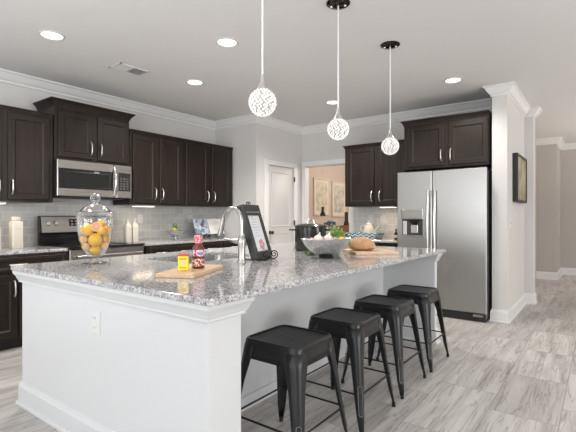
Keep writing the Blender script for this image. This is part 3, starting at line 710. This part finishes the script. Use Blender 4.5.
for i in range(9):
    a0, a1 = 2*PI*i/9+.05, 2*PI*(i+1)/9-.05
    mb.loft([[(.004*math.cos((a0+a1)/2), .004*math.sin((a0+a1)/2), z)]+[(.030*math.cos(a0+(a1-a0)*k/4), .030*math.sin(a0+(a1-a0)*k/4), z) for k in range(5)] for z in (-.004, .001)])
mb.build('flesh_segments', M_flesh, gp)
mb = MB(); mb.X = Xg; mb.lathe([(.031, -.004), (.031, -.0005)], 24).build('pith', mat('grapefruit_pith', (.85, .68, .5), .5), gp)

# board with tin and sauce bottle
ang = math.atan2(.405, -.194)
bc = Vector((-1.90, 1.63, ZT))
cb = tag(MB().box(-.225, .225, -.11, .11, 0, .023).build('cutting_board', M_board, bevel=.004, loc=bc), 'small light wooden board under the sauce bottle at the near end', 'cutting board'); cb.rotation_euler = (0, 0, ang)
tn = thing('spice_tin', 'small yellow rectangular tin with red top beside the sauce bottle', 'tin', (-1.885, 1.555, ZT+.023), math.radians(42))
MB().box(-.028, .028, -.019, .019, 0, .088).build('tin_body', mat('tin_yellow', (.86, .66, .02), .35), tn, bevel=.003)
MB().box(-.0285, .0285, -.0195, .0195, .078, .092).build('lid', mat('tin_red', (.55, .05, .03), .35), tn, bevel=.003)
mb = MB()
mb.X = Matrix.Translation((0, -.0193, .045)) @ Matrix.Rotation(PI/2, 4, 'X'); mb.lathe([(.012, 0), (.012, .0006), (.001, .0006)], 20)
mb.build('round_emblem', mat('tin_emblem', (.55, .55, .5), .5), tn)
MB().box(-.02, .02, -.0199, -.0192, .062, .068).box(-.018, .018, -.0199, -.0192, .014, .019).build('lettering_band', mat('tin_print', (.55, .12, .03), .5), tn)
sb = thing('sauce_bottle', 'red barbecue sauce bottle with white and red labels on the board', 'bottle', (-1.89, 1.668, ZT+.023), math.radians(50))
def bottle_mat():
    m, nt, p = nodes('sauce_glass'); p.inputs['Base Color'].default_value = (.16, .022, .012, 1); p.inputs['Roughness'].default_value = .12; p.inputs['Coat Weight'].default_value = .5; return m
MB().lathe([(.032, 0), (.036, .006), (.036, .045), (.034, .06), (.036, .075), (.036, .095), (.034, .118), (.025, .134), (.020, .142), (.020, .147)], 28).build('glass_body', bottle_mat(), sb, smooth=45)
def patch_mat(name, c0, c1, c2, sc):
    m, nt, p = nodes(name); tc = nt.nodes.new('ShaderNodeTexCoord'); n = nt.nodes.new('ShaderNodeTexNoise'); n.inputs['Scale'].default_value = sc; n.inputs['Detail'].default_value = 1
    nt.links.new(tc.outputs['Object'], n.inputs['Vector']); r = ramp(nt, n.outputs['Fac'], [(0, c0), (.45, c1), (.56, c2)], 'CONSTANT'); nt.links.new(r.outputs[0], p.inputs['Base Color']); p.inputs['Roughness'].default_value = .45; return m
MB().lathe([(.0368, .072), (.0368, .108)], 28, cap0=False, cap1=False).build('shoulder_label', patch_mat('label_red', (.55, .03, .05), (.75, .70, .72), (.25, .22, .4), 38), sb, smooth=60)
MB().lathe([(.0366, .014), (.0366, .058)], 28, cap0=False, cap1=False).build('front_label', patch_mat('label_white', (.35, .05, .03), (.75, .66, .6), (.3, .06, .04), 42), sb, smooth=60)
MB().lathe([(.020, .147), (.023, .148), (.025, .165), (.024, .188), (.022, .193), (.001, .194)], 24).build('cap', patch_mat('cap_wrap', (.6, .06, .1), (.78, .62, .62), (.6, .1, .14), 70), sb, smooth=40)

# faucet
fc = thing('faucet', 'brushed nickel gooseneck faucet rising behind the island sink', 'faucet', (-2.06, 2.222, ZT))
MB().lathe([(.033, 0), (.033, .004), (.028, .010), (.026, .03), (.026, .11), (.030, .135), (.030, .16), (.022, .175), (.016, .19)], 24).build('base', M_faucet, fc, smooth=40)
pts = [(0, 0, .185), (0, 0, .24), (0, 0, .29)]
for i in range(1, 15):
    a = PI*i/14*.93; pts.append((-.095+.095*math.cos(a), 0, .29+.095*math.sin(a)))
pts.append((-.205, 0, .225))
MB().tube(pts, .0125, 14).build('neck', M_faucet, fc, smooth=60)
MB().tube([pts[-2], pts[-1], (-.222, 0, .185)], [.0135, .018, .020], 14).build('spray_head', M_faucet, fc, smooth=50)
MB().tube([(-.02, 0, .145), (-.05, 0, .147), (-.09, 0, .15), (-.14, 0, .158), (-.17, 0, .163)], [.02, .026, .019, .010, .008], 12, flat=.75).build('lever', M_faucet, fc, smooth=60)

# easel-style stand with a framed sheet
es = thing('cookbook_easel', 'black easel frame leaning back with a printed white sheet, beside the faucet', 'stand', (-2.03, 2.457, ZT), math.radians(106))
tl = math.atan2(.12, .38); Xe = Matrix.Translation((0, 0, .02)) @ Matrix.Rotation(-tl, 4, 'X'); EW, EH = .142, .415
mb = MB(); mb.X = Xe
b_ = .036
mb.box(-EW, -EW+b_, 0, .055, 0, EH).box(EW-b_, EW, 0, .055, 0, EH).box(-EW+b_, EW-b_, 0, .04, 0, .05).box(-EW+b_, EW-b_, 0, .04, EH-.085, EH)
fm = mb.build('frame', M_grayframe, es, bevel=.003)
mb = MB(); mb.X = Xe; mb.box(-EW+.03, EW-.03, -.003, 0, EH-.068, EH-.056).build('frame_ledge', M_nickel, fm)
mb = MB(); mb.X = Xe; mb.box(-EW+b_, EW-b_, .012, .02, .05, EH-.085); ps = mb.build('printed_sheet', mat('sheet_white', (.74, .76, .78), .4), es)
mb = MB(); mb.X = Xe
for i in range(7):
    z = EH-.115-i*.022; mb.box(-.055, .03+.02*math.sin(i*2.1), .0112, .0122, z, z+.004)
mb.box(-.03, .0, .0112, .0122, EH-.098, EH-.092); mb.build('printed_lines', mat('print_gray', (.42, .44, .47), .6), ps)
mb = MB(); mb.X = Xe
for i in range(5):
    a = 2*PI*i/5; mb.X = Xe @ Matrix.Translation((.02+.028*math.cos(a), .0118, .1+.028*math.sin(a))) @ Matrix.Rotation(PI/2, 4, 'X'); mb.lathe([(.02, 0), (.02, .0005)], 14)
mb.build('pink_flower_print', mat('print_pink', (.62, .30, .34), .6), ps)
for sx in (-1, 1):
    pts = [(sx*.06, .06, .004)]; 
    spir = []
    for i in range(22):
        a = i/21*3.2*PI; r = .034-.0085*a/PI; spir.append((sx*.075, -.035-r*math.sin(a)*1.0, .038-r*math.cos(a)))
    pts = [(sx*.075, .16, .006), (sx*.075, .05, .005)]+spir
    MB().tube(pts, .0045, 8).build('scroll_foot', M_iron, es, smooth=50)
for sx in (-1, 1):
    c = Xe @ Vector((sx*.018, .02, EH+.012)); MB().tube([(c.x+.016*math.cos(2*PI*i/14), c.y, c.z+.014*math.sin(2*PI*i/14)) for i in range(14)], .004, 6, closed=True).build('top_scroll', M_iron, es)
MB().tube([Xe @ Vector((0, .04, EH-.1)), (0, .22, .006)], .005, 8).build('back_strut', M_iron, es)
MB().tube([(-.11, .0, .012), (.11, .0, .012)], .006, 8).build('ledge_bar', M_iron, es)

# stock pot
pt = thing('stock_pot', 'black speckled enamel stock pot with lid and side handles', 'pot', (-2.24, 3.385, ZT), math.radians(36))
MB().lathe([(.140, 0), (.150, .008), (.152, .02), (.152, .222), (.156, .226), (.150, .229), (.146, .226), (.146, .02), (.001, .015)], 44).build('pot_body', M_enamel, pt, smooth=40)
ld = MB().lathe([(.157, .229), (.157, .234), (.14, .243), (.09, .254), (.03, .258), (.001, .259)], 44).build('lid', M_enamel, pt, smooth=40)
MB().tube([(-.032, 0, .256), (-.034, 0, .275), (-.024, 0, .292), (0, 0, .298), (.024, 0, .292), (.034, 0, .275), (.032, 0, .256)], .006, 10).build('lid_handle', M_chrome, ld, smooth=50)
for s in (-1, 1):
    MB().tube([(s*.150, -.04, .195), (s*.185, -.038, .197), (s*.200, -.02, .198), (s*.203, 0, .198), (s*.200, .02, .198), (s*.185, .038, .197), (s*.150, .04, .195)], .0075, 10).build('side_handle', M_blackm, pt, smooth=50)

# silver bowl and its vegetables
BW = Vector((-1.735, 2.845, ZT)); ba = math.radians(37)
bl = thing('serving_bowl', 'oval hammered silver bowl full of vegetables in front of the pot', 'bowl', BW, ba)
mb = MB(); n = 48; loops = []
def bowl_loop(r, z, off=0):
    l = []
    for j in range(n):
        a = 2*PI*j/n; c, s_ = math.cos(a), math.sin(a); up = (.018*max(c, 0)**2+.010*max(-c, 0)**2)*(r/.18)**2
        l.append((r*1.10*c, r*.78*s_, z+up))
    return l
out = [(.05, .022), (.085, .03), (.125, .058), (.155, .092), (.176, .130), (.184, .142)]
inn = [(.181, .145), (.170, .130), (.149, .094), (.119, .062), (.08, .036), (.001, .03)]
mb.loft([bowl_loop(r, z) for r, z in out+inn]); mb.build('bowl_body', M_silver, bl, smooth=50)
MB().lathe([(.06, 0), (.062, .006), (.05, .022)], 28).build('foot_ring', M_iron, bl)
Rb = Matrix.Rotation(ba, 4, 'Z')
def inbowl(x, y, z): return BW+Rb @ Vector((x, y, z))
M_garlic = mat('garlic_white', (.78, .74, .70), .5, noise=.08, nscale=30)
def garlic(label, p, r, tilt):
    t = thing('garlic_bulb', label, 'garlic', p, 1, 'vegetables in the silver bowl'); t.rotation_euler = (tilt, .2, .6)
    mb = MB(); loops = []
    for rr, z in ((.25, -.75), (.75, -.6), (1, -.15), (.92, .25), (.55, .65), (.25, .95), (.14, 1.3), (.10, 1.55)):
        loops.append([(r*rr*(1+.09*abs(math.sin(4*a)))*math.cos(a), r*rr*(1+.09*abs(math.sin(4*a)))*math.sin(a), r*z) for a in [2*PI*j/32 for j in range(32)]])
    mb.loft(loops).build('bulb', M_garlic, t, smooth=60)
    MB().lathe([(r*.3, -.78*r), (r*.2, -.84*r)], 10).build('root_end', mat('garlic_root', (.45, .36, .26), .8), t)
garlic('white garlic bulb on the left of the silver bowl', inbowl(-.062, -.01, .150), .035, .3)
garlic('white garlic bulb in the middle of the silver bowl', inbowl(.018, .012, .152), .034, -.3)
veg = [(-.105, -.015, .130, .029, (.66, .44, .36), 'shallot', 'pinkish shallot at the left rim of the silver bowl'),
       (-.052, -.062, .122, .028, (.70, .52, .42), 'shallot', 'pale pink shallot at the front left of the silver bowl'),
       (-.005, -.062, .124, .026, (.66, .48, .38), 'shallot', 'pale pink shallot at the front middle of the silver bowl'),
       (.045, -.055, .126, .027, (.20, .20, .17), 'mushroom', 'dark mushroom at the front right of the silver bowl'),
       (.075, .0, .132, .028, (.24, .23, .19), 'mushroom', 'dark mushroom right of the middle garlic bulb'),
       (.122, -.01, .142, .026, (.82, .46, .10), 'tomato', 'small orange-yellow tomato at the right rim of the silver bowl'),
       (.085, .055, .13, .027, (.75, .62, .48), 'shallot', 'cream shallot at the back right of the silver bowl'),
       (-.03, .06, .128, .03, (.62, .42, .34), 'shallot', 'pinkish shallot at the back of the silver bowl behind the garlic')]
for x, y, z, r, c_, kd, lab in veg:
    m = mat(kd+'_skin', c_, .4, noise=.2, nscale=30); mb = MB()
    if kd == 'shallot': mb.lathe([(.08*r, -1.0*r), (.6*r, -.75*r), (1*r, -.1*r), (.8*r, .5*r), (.35*r, .95*r), (.12*r, 1.3*r)], 20)
    elif kd == 'mushroom': mb.lathe([(.35*r, -.7*r), (.33*r, -.1*r), (.95*r, -.15*r), (1*r, .1*r), (.75*r, .55*r), (.3*r, .75*r), (.001, .78*r)], 20)
    else: mb.ball((0, 0, 0), r, (1, 1, .9), 20, 12)
    o = mb.build(kd, m, smooth=50, loc=inbowl(x, y, z)); o.rotation_euler = (random.uniform(-.7, .7), random.uniform(-.7, .7), random.uniform(0, 3)); tag(o, lab, kd, 'vegetables in the silver bowl')
def herb(label, loc, n, R, H, m, seed, flat=False):
    rnd = random.Random(seed); t = thing('herb_bunch', label, 'herbs', loc)
    lf = MB(); sm = MB()
    for i in range(n):
        a = rnd.uniform(0, 2*PI); rr = R*math.sqrt(rnd.random()); h = H*(1-.55*(rr/R)**2)*rnd.uniform(.7, 1)
        if flat: h = rnd.uniform(.012, H)
        tip = Vector((rr*math.cos(a), rr*math.sin(a), h)); b0 = Vector((rr*.15*math.cos(a), rr*.15*math.sin(a), .004))
        sm.tube([b0, (b0+tip)/2+Vector((0, 0, .15*H)), tip], .0013, 5)
        for k in range(6):
            d = Vector((rnd.uniform(-1, 1), rnd.uniform(-1, 1), rnd.uniform(-.3, .7))).normalized(); s = d.cross(Vector((0, 0, 1))).normalized()*.006; ln = rnd.uniform(.018, .03)
            b = tip*rnd.uniform(.75, 1.0); b.z = max(b.z, .012)
            e1 = b+d*ln*.5; e2 = b+d*ln; e1.z = max(e1.z, .006); e2.z = max(e2.z, .004)
            lf.add([b, e1+s, e2, e1-s, e1+Vector((0, 0, .003))], [(0, 1, 4), (1, 2, 4), (2, 3, 4), (3, 0, 4)])
    lf.build('leaves', m, t); sm.build('stems', M_leafd, t)
    return t
herb('feathery bright green herb bunch standing between silver bowl and bread loaf', (-1.83, 3.17, ZT), 190, .125, .245, mat('fresh_herb', (.32, .50, .13), .5, noise=.35, nscale=25), 5)
herb('green herb sprigs lying flat on the granite at the foot of the stock pot', (-1.95, 2.97, ZT), 40, .085, .035, M_leafd, 6, True)

# bread and its board
b2 = Vector((-1.655, 3.47, ZT)); a2 = math.radians(44.5)
bd2 = tag(MB().box(-.20, .18, -.215, .215, 0, .022).build('bread_board', M_board2, bevel=.004, loc=b2), 'pale wooden board under the bread loaf at the far end', 'cutting board'); bd2.rotation_euler = (0, 0, a2)
mb = MB(); mb.ball((0, 0, .03), .1, (1.22, .95, .88), 36, 22, warp=.035, seed=4)
for v in mb.v:
    if v.z < .03: v.z = .03+(v.z-.03)*.35
    if v.z < 0: v.z = 0
bo = tag(mb.build('bread_loaf', M_bread, smooth=60, loc=(-1.715, 3.43, ZT+.022)), 'round crusty brown bread loaf on the pale board', 'bread'); bo.rotation_euler = (0, 0, math.radians(36))
mb = MB()
for i in range(3):
    x = -.05+.05*i; mb.tube([(x-.012, -.045, .104), (x, 0, .116), (x+.012, .045, .104)], .0055, 6, flat=.6)
mb.build('score_marks', mat('pale_crumb', (.66, .45, .24), .8), bo)

# ------------------------------------------------------------ things on the range-wall counter
def canister(label, y, w, h, x=XF+.24):
    t = thing('canister', label, 'canister', (x, y, ZT), RL, 'cream ceramic canisters left of the range')
    mb = MB(); R = lambda d, r, z: [(a, b, z) for a, b in rrect(w/2-d, w/2-d, r, 4)]
    mb.loft([R(.004, .012, 0), R(0, .014, .006), R(0, .014, h*.80), R(.004, .014, h*.83), R(.022, .03, h*.86)]).build('canister_body', M_ceramic, t, smooth=35)
    mb = MB(); mb.lathe([(w*.40, h*.855), (w*.42, h*.87), (w*.42, h*.93), (w*.38, h*.965), (w*.2, h*.99), (.001, h)], 28).build('lid', M_ceramic, t, smooth=40)
    mb = MB()
    for i in range(5): mb.box(-w*.28+i*w*.12, -w*.20+i*w*.12, -w/2-.001, -w/2+.002, h*.60, h*.625)
    mb.box(-w*.32, w*.32, -w/2-.0008, -w/2+.002, h*.57, h*.578); mb.build('raised_band', mat('ceramic_mark', (.5, .45, .38), .4), t)
    return t
canister('tall cream ceramic canister with domed lid left of the range', 1.80, .102, .33)
canister('shorter cream canister cut off by the left frame edge', 1.60, .105, .25)
def sqbottle(label, y, x=XF+.235):
    t = thing('ceramic_bottle', label, 'bottle', (x, y, ZT), RL, 'white square bottles right of the range')
    mb = MB(); w = .038; R = lambda h_, r, z: [(a, b, z) for a, b in rrect(h_, h_, r, 4)]
    mb.loft([R(w-.003, .008, 0), R(w, .009, .005), R(w, .010, .205), R(w*.85, .014, .222), R(.016, .0155, .245), R(.0145, .0143, .262), R(.0145, .0143, .285), R(.018, .0178, .288), R(.018, .0178, .298), R(.012, .0118, .299)]).build('bottle_body', M_ceramic, t, smooth=35)
    MB().box(-.02, .02, -w-.0008, -w+.002, .17, .174).build('raised_line', mat('ceramic_line', (.5, .45, .38), .4), t)
sqbottle('left one of the two white square bottles by the range', 3.062)
sqbottle('right one of the two white square bottles, nearer the outlet', 3.158)
# silver footed bowl with pears / artichoke
fb = thing('footed_bowl', 'small silver footed bowl of green fruit on the range-wall counter', 'bowl', (XF+.25, 3.80, ZT))
MB().lathe([(.045, 0), (.047, .006), (.02, .02), (.018, .035), (.05, .05), (.10, .085), (.125, .125), (.122, .127), (.096, .09), (.045, .058), (.001, .052)], 36).build('bowl_body', M_silver, fb, smooth=40)
for i, (dx, dy, dz, lab, m) in enumerate((( .03, -.045, .12, 'yellow-green pear at the left in the small footed bowl', mat('pear_skin', (.42, .42, .10), .45, noise=.2, nscale=20)),
        (-.01, .045, .12, 'darker green pear at the right in the small footed bowl', mat('pear_dark', (.16, .20, .05), .45, noise=.2, nscale=20)))):
    o = MB().lathe([(.001, -.042), (.024, -.036), (.036, -.012), (.034, .010), (.021, .034), (.014, .05), (.001, .057)], 20).build('pear', m, smooth=50, loc=(XF+.25+dx, 3.80+dy, ZT+dz)); o.rotation_euler = (.3*(1-2*i), .2, 0); tag(o, lab, 'pear', 'pears in the footed bowl')
    MB().tube([(0, 0, .055), (.004, 0, .075)], .002, 6).build('stem', M_leafd, o)
ar = tag(MB().ball((0, 0, 0), .03, (1, 1, 1.2), 16, 12, warp=.12, seed=3).build('broccoli_floret', M_leafd, smooth=20, loc=(XF+.23, 3.80, ZT+.195)), 'dark green floret standing up on top of the pears', 'vegetable')
MB().tube([(0, 0, -.03), (0, 0, -.075)], [.01, .008], 8).build('stalk', M_leaf, ar)
# open cookbook on a stand
cbk = thing('open_cookbook', 'open cookbook with blue photo page and white text page on the corner counter', 'book', (XF+.21, 4.49, ZT), RL)
ti = math.radians(-20); Xb = Matrix.Translation((0, 0, .05)) @ Matrix.Rotation(ti, 4, 'X')
def page_mat():
    m, nt, p = nodes('photo_page'); tc = nt.nodes.new('ShaderNodeTexCoord'); n = nt.nodes.new('ShaderNodeTexNoise'); n.inputs['Scale'].default_value = 16; n.inputs['Detail'].default_value = 3
    nt.links.new(tc.outputs['Object'], n.inputs['Vector']); r = ramp(nt, n.outputs['Fac'], [(.3, (.06, .09, .14)), (.45, (.22, .28, .38)), (.52, (.66, .68, .70)), (.68, (.30, .36, .46))]); nt.links.new(r.outputs[0], p.inputs['Base Color']); p.inputs['Roughness'].default_value = .35; return m
def page(x0, x1, m, name, par):
    mb = MB(); mb.X = Xb; loops = []
    for i in range(9):
        t = i/8; x = x0+(x1-x0)*t; u = abs(x)/.29; y = -.012*math.sin(PI*min(1, u*1.0))-.014*u
        loops.append([(x, y, 0), (x, y, .245), (x, y+.012, .245), (x, y+.012, 0)])
    return mb.loft(loops).build(name, m, par, smooth=30)
page(-.29, -.003, page_mat(), 'photo_page', cbk)
tp_ = page(.003, .29, mat('paper_white', (.78, .76, .72), .6), 'text_page', cbk)
mb = MB(); mb.X = Xb
for i in range(9): mb.box(.06, .23-.02*(i % 3), -.0275, -.0262, .04+.02*i, .044+.02*i)
mb.build('printed_lines', mat('print_faint', (.55, .54, .52), .6), tp_)
bs = thing('book_stand', 'small black wire stand holding up the open cookbook', 'stand', (XF+.21, 4.49, ZT), RL)
mb = MB(); mb.X = Xb; mb.box(-.10, .10, .002, .012, .0, .2); mb.build('back_plate', M_iron, bs)
MB().tube([(-.13, -.055, .075), (-.13, -.058, .045), (-.12, -.02, .047), (.12, -.02, .047), (.13, -.058, .045), (.13, -.055, .075)], .006, 8).build('ledge', M_iron, bs)
for s in (-1, 1): MB().tube([(s*.07, -.06, .006), (s*.06, -.03, .04), (s*.055, .02, .05), (s*.05, .11, .006)], .006, 8).build('foot', M_iron, bs)

# ------------------------------------------------------------ things on the short counter
def chev_mat():
    m, nt, p = nodes('teal_chevron'); tc = nt.nodes.new('ShaderNodeTexCoord'); s = nt.nodes.new('ShaderNodeSeparateXYZ'); nt.links.new(tc.outputs['Object'], s.inputs[0])
    pp = nt.nodes.new('ShaderNodeMath'); pp.operation = 'PINGPONG'; pp.inputs[1].default_value = .045; nt.links.new(s.outputs[0], pp.inputs[0])
    ad = nt.nodes.new('ShaderNodeMath'); nt.links.new(pp.outputs[0], ad.inputs[0]); nt.links.new(s.outputs[2], ad.inputs[1])
    sb_ = nt.nodes.new('ShaderNodeMath'); sb_.operation = 'SUBTRACT'; nt.links.new(ad.outputs[0], sb_.inputs[0]); nt.links.new(s.outputs[1], sb_.inputs[1])
    mo = nt.nodes.new('ShaderNodeMath'); mo.operation = 'FLOORED_MODULO'; mo.inputs[1].default_value = .06; nt.links.new(sb_.outputs[0], mo.inputs[0])
    gt = nt.nodes.new('ShaderNodeMath'); gt.operation = 'GREATER_THAN'; gt.inputs[1].default_value = .028; nt.links.new(mo.outputs[0], gt.inputs[0])
    nt.links.new(mixc(nt, gt.outputs[0], (.012, .13, .19), (.66, .72, .72)), p.inputs['Base Color']); p.inputs['Roughness'].default_value = .3; return m
ty = thing('serving_tray', 'teal and white chevron tray on the short counter by the opening', 'tray', (-2.79, YF-.30, ZT))
mb = MB(); mb.hrects([(-.20, .20, -.13, .13, 0), (-.235, .235, -.165, .165, .085), (-.225, .225, -.155, .155, .085), (-.195, .195, -.125, .125, .008)]); mb.build('tray_body', chev_mat(), ty, bevel=.003)
for s in (-1, 1): MB().tube([(s*.225, -.05, .07), (s*.262, -.045, .075), (s*.268, 0, .077), (s*.262, .045, .075), (s*.225, .05, .07)], .008, 8).build('handle', mat('tray_teal', (.02, .12, .17), .4), ty, smooth=50)
tpt = thing('teapot', 'cream ceramic teapot with curled handle on the chevron tray', 'teapot', (-2.74, YF-.30, ZT+.008))
MB().lathe([(.05, 0), (.065, .012), (.075, .06), (.075, .11), (.06, .16), (.042, .19), (.044, .20), (.001, .20)], 28).build('pot_body', M_ceramic, tpt, smooth=40)
MB().lathe([(.044, .20), (.035, .215), (.012, .224), (.012, .234), (.016, .24), (.001, .248)], 20).build('lid', M_ceramic, tpt, smooth=40)
MB().tube([(-.055, 0, .17), (-.10, 0, .185), (-.135, 0, .16), (-.13, 0, .12), (-.10, 0, .09), (-.07, 0, .085)], .0085, 10).build('handle', M_ceramic, tpt, smooth=50)
MB().tube([(.06, 0, .06), (.10, 0, .095), (.13, 0, .14), (.155, 0, .175)], [.02, .015, .011, .010], 12).build('spout', M_ceramic, tpt, smooth=50)
sd = thing('soap_bottle', 'small dark glass bottle on the counter beside the refrigerator', 'bottle', (-2.305, YF-.33, ZT))
MB().lathe([(.026, 0), (.028, .006), (.028, .08), (.02, .098), (.011, .105), (.011, .12)], 20).build('glass_body', mat('amber_dark', (.035, .02, .014), .12), sd, smooth=40)
MB().lathe([(.013, .12), (.013, .15), (.001, .152)], 16).build('cap', M_blackm, sd)
MB().lathe([(.0285, .025), (.0285, .065)], 20, cap0=False, cap1=False).build('bottle_label', mat('pale_label', (.55, .48, .40), .6), sd)

# ------------------------------------------------------------ fin-wall picture
def art_mat(name, stops, sc):
    m, nt, p = nodes(name); tc = nt.nodes.new('ShaderNodeTexCoord'); n = nt.nodes.new('ShaderNodeTexNoise'); n.inputs['Scale'].default_value = sc; n.inputs['Detail'].default_value = 4
    nt.links.new(tc.outputs['Object'], n.inputs['Vector']); r = ramp(nt, n.outputs['Fac'], stops); nt.links.new(r.outputs[0], p.inputs['Base Color']); p.inputs['Roughness'].default_value = .5; return m
def picture(label, loc, rz, w, h, d, fw_, fm_, art, matw=0, grp=None):
    t = thing('framed_picture', label, 'picture', loc, rz, grp)
    mb = MB(); mb.box(-w/2, -w/2+fw_, -d, 0, -h/2, h/2).box(w/2-fw_, w/2, -d, 0, -h/2, h/2).box(-w/2+fw_, w/2-fw_, -d, 0, -h/2, -h/2+fw_).box(-w/2+fw_, w/2-fw_, -d, 0, h/2-fw_, h/2)
    mb.build('frame', fm_, t, bevel=.003)
    a, b = w/2-fw_, h/2-fw_
    if matw:
        MB().box(-a, a, -d*.5, -.001, -b, b).build('mat_board', mat('cream_mat', (.72, .66, .57), .8), t); a -= matw; b -= matw
        MB().box(-a, a, -d*.5-.002, -d*.5, -b, b).build('art_print', art, t)
    else: MB().box(-a, a, -d+.012, -.001, -b, b).build('art_print', art, t)
    return t
picture('dark framed abstract picture on the side wall right of the refrigerator', (PX1, 6.21, 1.72), RL, .79, .60, .06, .03, M_blackm, art_mat('abstract_olive', [(.3, (.16, .13, .06)), (.5, (.34, .30, .18)), (.7, (.48, .44, .32))], 6))

# ------------------------------------------------------------ dining room beyond the opening
warm = bpy.data.lights.new('dining_fill_light', 'POINT'); warm.energy = 80; warm.color = (1, .90, .80); warm.shadow_soft_size = .25  # added fill for the dining room, no lamp modelled here
wo = bpy.data.objects.new('dining_fill_light', warm); C.objects.link(wo); wo.location = (-2.6, 7.6, 2.35)
M_gold = mat('pale_wood_frame', (.66, .57, .46), .5)
M_art1 = art_mat('botanical_sage', [(.35, (.40, .42, .30)), (.5, (.62, .57, .44)), (.7, (.70, .64, .52))], 9)
picture('left framed botanical print on the dining room wall', (-4.6, 7.34, 1.635), RL, .61, .76, .03, .028, M_gold, M_art1, .06, 'botanical prints in the dining room')
picture('right framed botanical print on the dining room wall, nearer the cabinet', (-4.6, 8.05, 1.61), RL, .61, .76, .03, .028, M_gold, art_mat('botanical_blue', [(.35, (.30, .38, .38)), (.5, (.60, .55, .46)), (.7, (.68, .61, .51))], 9), .06, 'botanical prints in the dining room')
tb = thing('dining_table', 'wooden dining table seen through the opening behind the pot', 'table', (-3.62, 7.2, 0))
MB().box(-.72, .72, -.6, .6, .72, .76).build('tabletop', M_redwood, tb, bevel=.006)
for sx in (-1, 1):
    for sy in (-1, 1): MB().box(sx*.64-.035, sx*.64+.035, sy*.52-.035, sy*.52+.035, 0, .72).build('leg', M_redwood, tb, bevel=.004)
MB().box(-.62, .62, -.5, .5, .64, .72).build('apron', M_redwood, tb)
ch = thing('dining_chair', 'reddish wooden dining chair with curved top rail in the opening', 'chair', (-3.42, 6.5, 0))
MB().box(-.23, .23, -.21, .21, .43, .47).build('seat', M_redwood, ch, bevel=.01)
for sx in (-1, 1):
    MB().tube([(sx*.2, .18, 0), (sx*.2, .18, .44)], [.017, .022], 8).build('leg', M_redwood, ch, smooth=50)
    MB().tube([(sx*.2, -.22, 0), (sx*.205, -.19, .45), (sx*.215, -.22, .8), (sx*.22, -.25, 1.06)], .02, 8).build('leg', M_redwood, ch, smooth=50)
mb = MB(); mb.loft([[(x, -.245-.03*(1-(x/.24)**2)+dy, z+dz-.03*(x/.24)**2) for dy, dz in ((-.012, 0), (.012, 0), (.012, .14-.0*(x/.24)**2), (-.012, .14))] for z in (.95,) for x in [-.24+.48*i/12 for i in range(13)]]).build('top_rail', M_redwood, ch, smooth=40, bevel=.003)
for x in (-.1, 0, .1): MB().tube([(x, -.19, .46), (x, -.225, .75), (x, -.262, .96)], .011, 8).build('back_spindle', M_redwood, ch, smooth=50)
tbo = thing('tall_bottle', 'tall dark bottle on the dining table at the right of the opening', 'bottle', (-3.70, 6.76, .76))
MB().lathe([(.05, 0), (.055, .01), (.055, .30), (.045, .36), (.03, .40), (.028, .44)], 24).build('glass_body', mat('wine_glass_dark', (.03, .014, .01), .1), tbo, smooth=40)
MB().lathe([(.031, .40), (.031, .555), (.001, .56)], 18).build('foil_cap', M_blackm, tbo, smooth=40)
vs = thing('flower_vase', 'teal flowers in a small vase behind the pot lid', 'flowers', (-4.07, 6.82, .76))
MB().lathe([(.05, 0), (.07, .04), (.07, .12), (.045, .19), (.05, .22)], 24).build('vase', M_ceramic, vs, smooth=40)
mb = MB(); rnd = random.Random(2)
for i in range(60):
    a = rnd.uniform(0, 2*PI); rr = .115*math.sqrt(rnd.random()); c = Vector((rr*math.cos(a), rr*math.sin(a), .345+.06*(1-(rr/.115)**2)*rnd.uniform(-.9, 1)))
    d = Vector((rnd.uniform(-1, 1), rnd.uniform(-1, 1), rnd.uniform(0, 1))).normalized(); s = d.cross(Vector((0, 0, 1))).normalized()*.022
    mb.add([c-d*.03, c+s, c+d*.03, c-s, c+Vector((0, 0, .012)), c-Vector((0, 0, .008))], [(0, 1, 4), (1, 2, 4), (2, 3, 4), (3, 0, 4), (1, 0, 5), (2, 1, 5), (3, 2, 5), (0, 3, 5)])
mb.build('petals', M_teal, vs)
mb = MB()
for i in range(9):
    a = 2*PI*i/9; mb.tube([(.01*math.cos(a), .01*math.sin(a), .1), (.03*math.cos(a), .03*math.sin(a), .22), (.06*math.cos(a), .06*math.sin(a), .34)], .003, 5)
mb.build('stems', M_leafd, vs)
bp = thing('bell_pendant', 'small black bell-shaped pendant hanging in front of the left botanical print', 'pendant light', (-4.10, 6.60, CE))
z0 = 1.24-.8*7.75/422*0
MB().lathe([(.05, 0), (.05, -.01), (.01, -.02)], 20).build('canopy', M_iron, bp)
MB().cyl((0, 0, -.01), (0, 0, -1.36), .001, 6).build('cord', mat('thin_cord', (.4, .37, .34), .6), bp)
MB().lathe([(.030, -1.36), (.026, -1.375), (.021, -1.415), (.026, -1.44), (.042, -1.475), (.053, -1.51), (.052, -1.522), (.044, -1.515), (.001, -1.47)], 24).build('bell_shade', M_iron, bp, smooth=40)
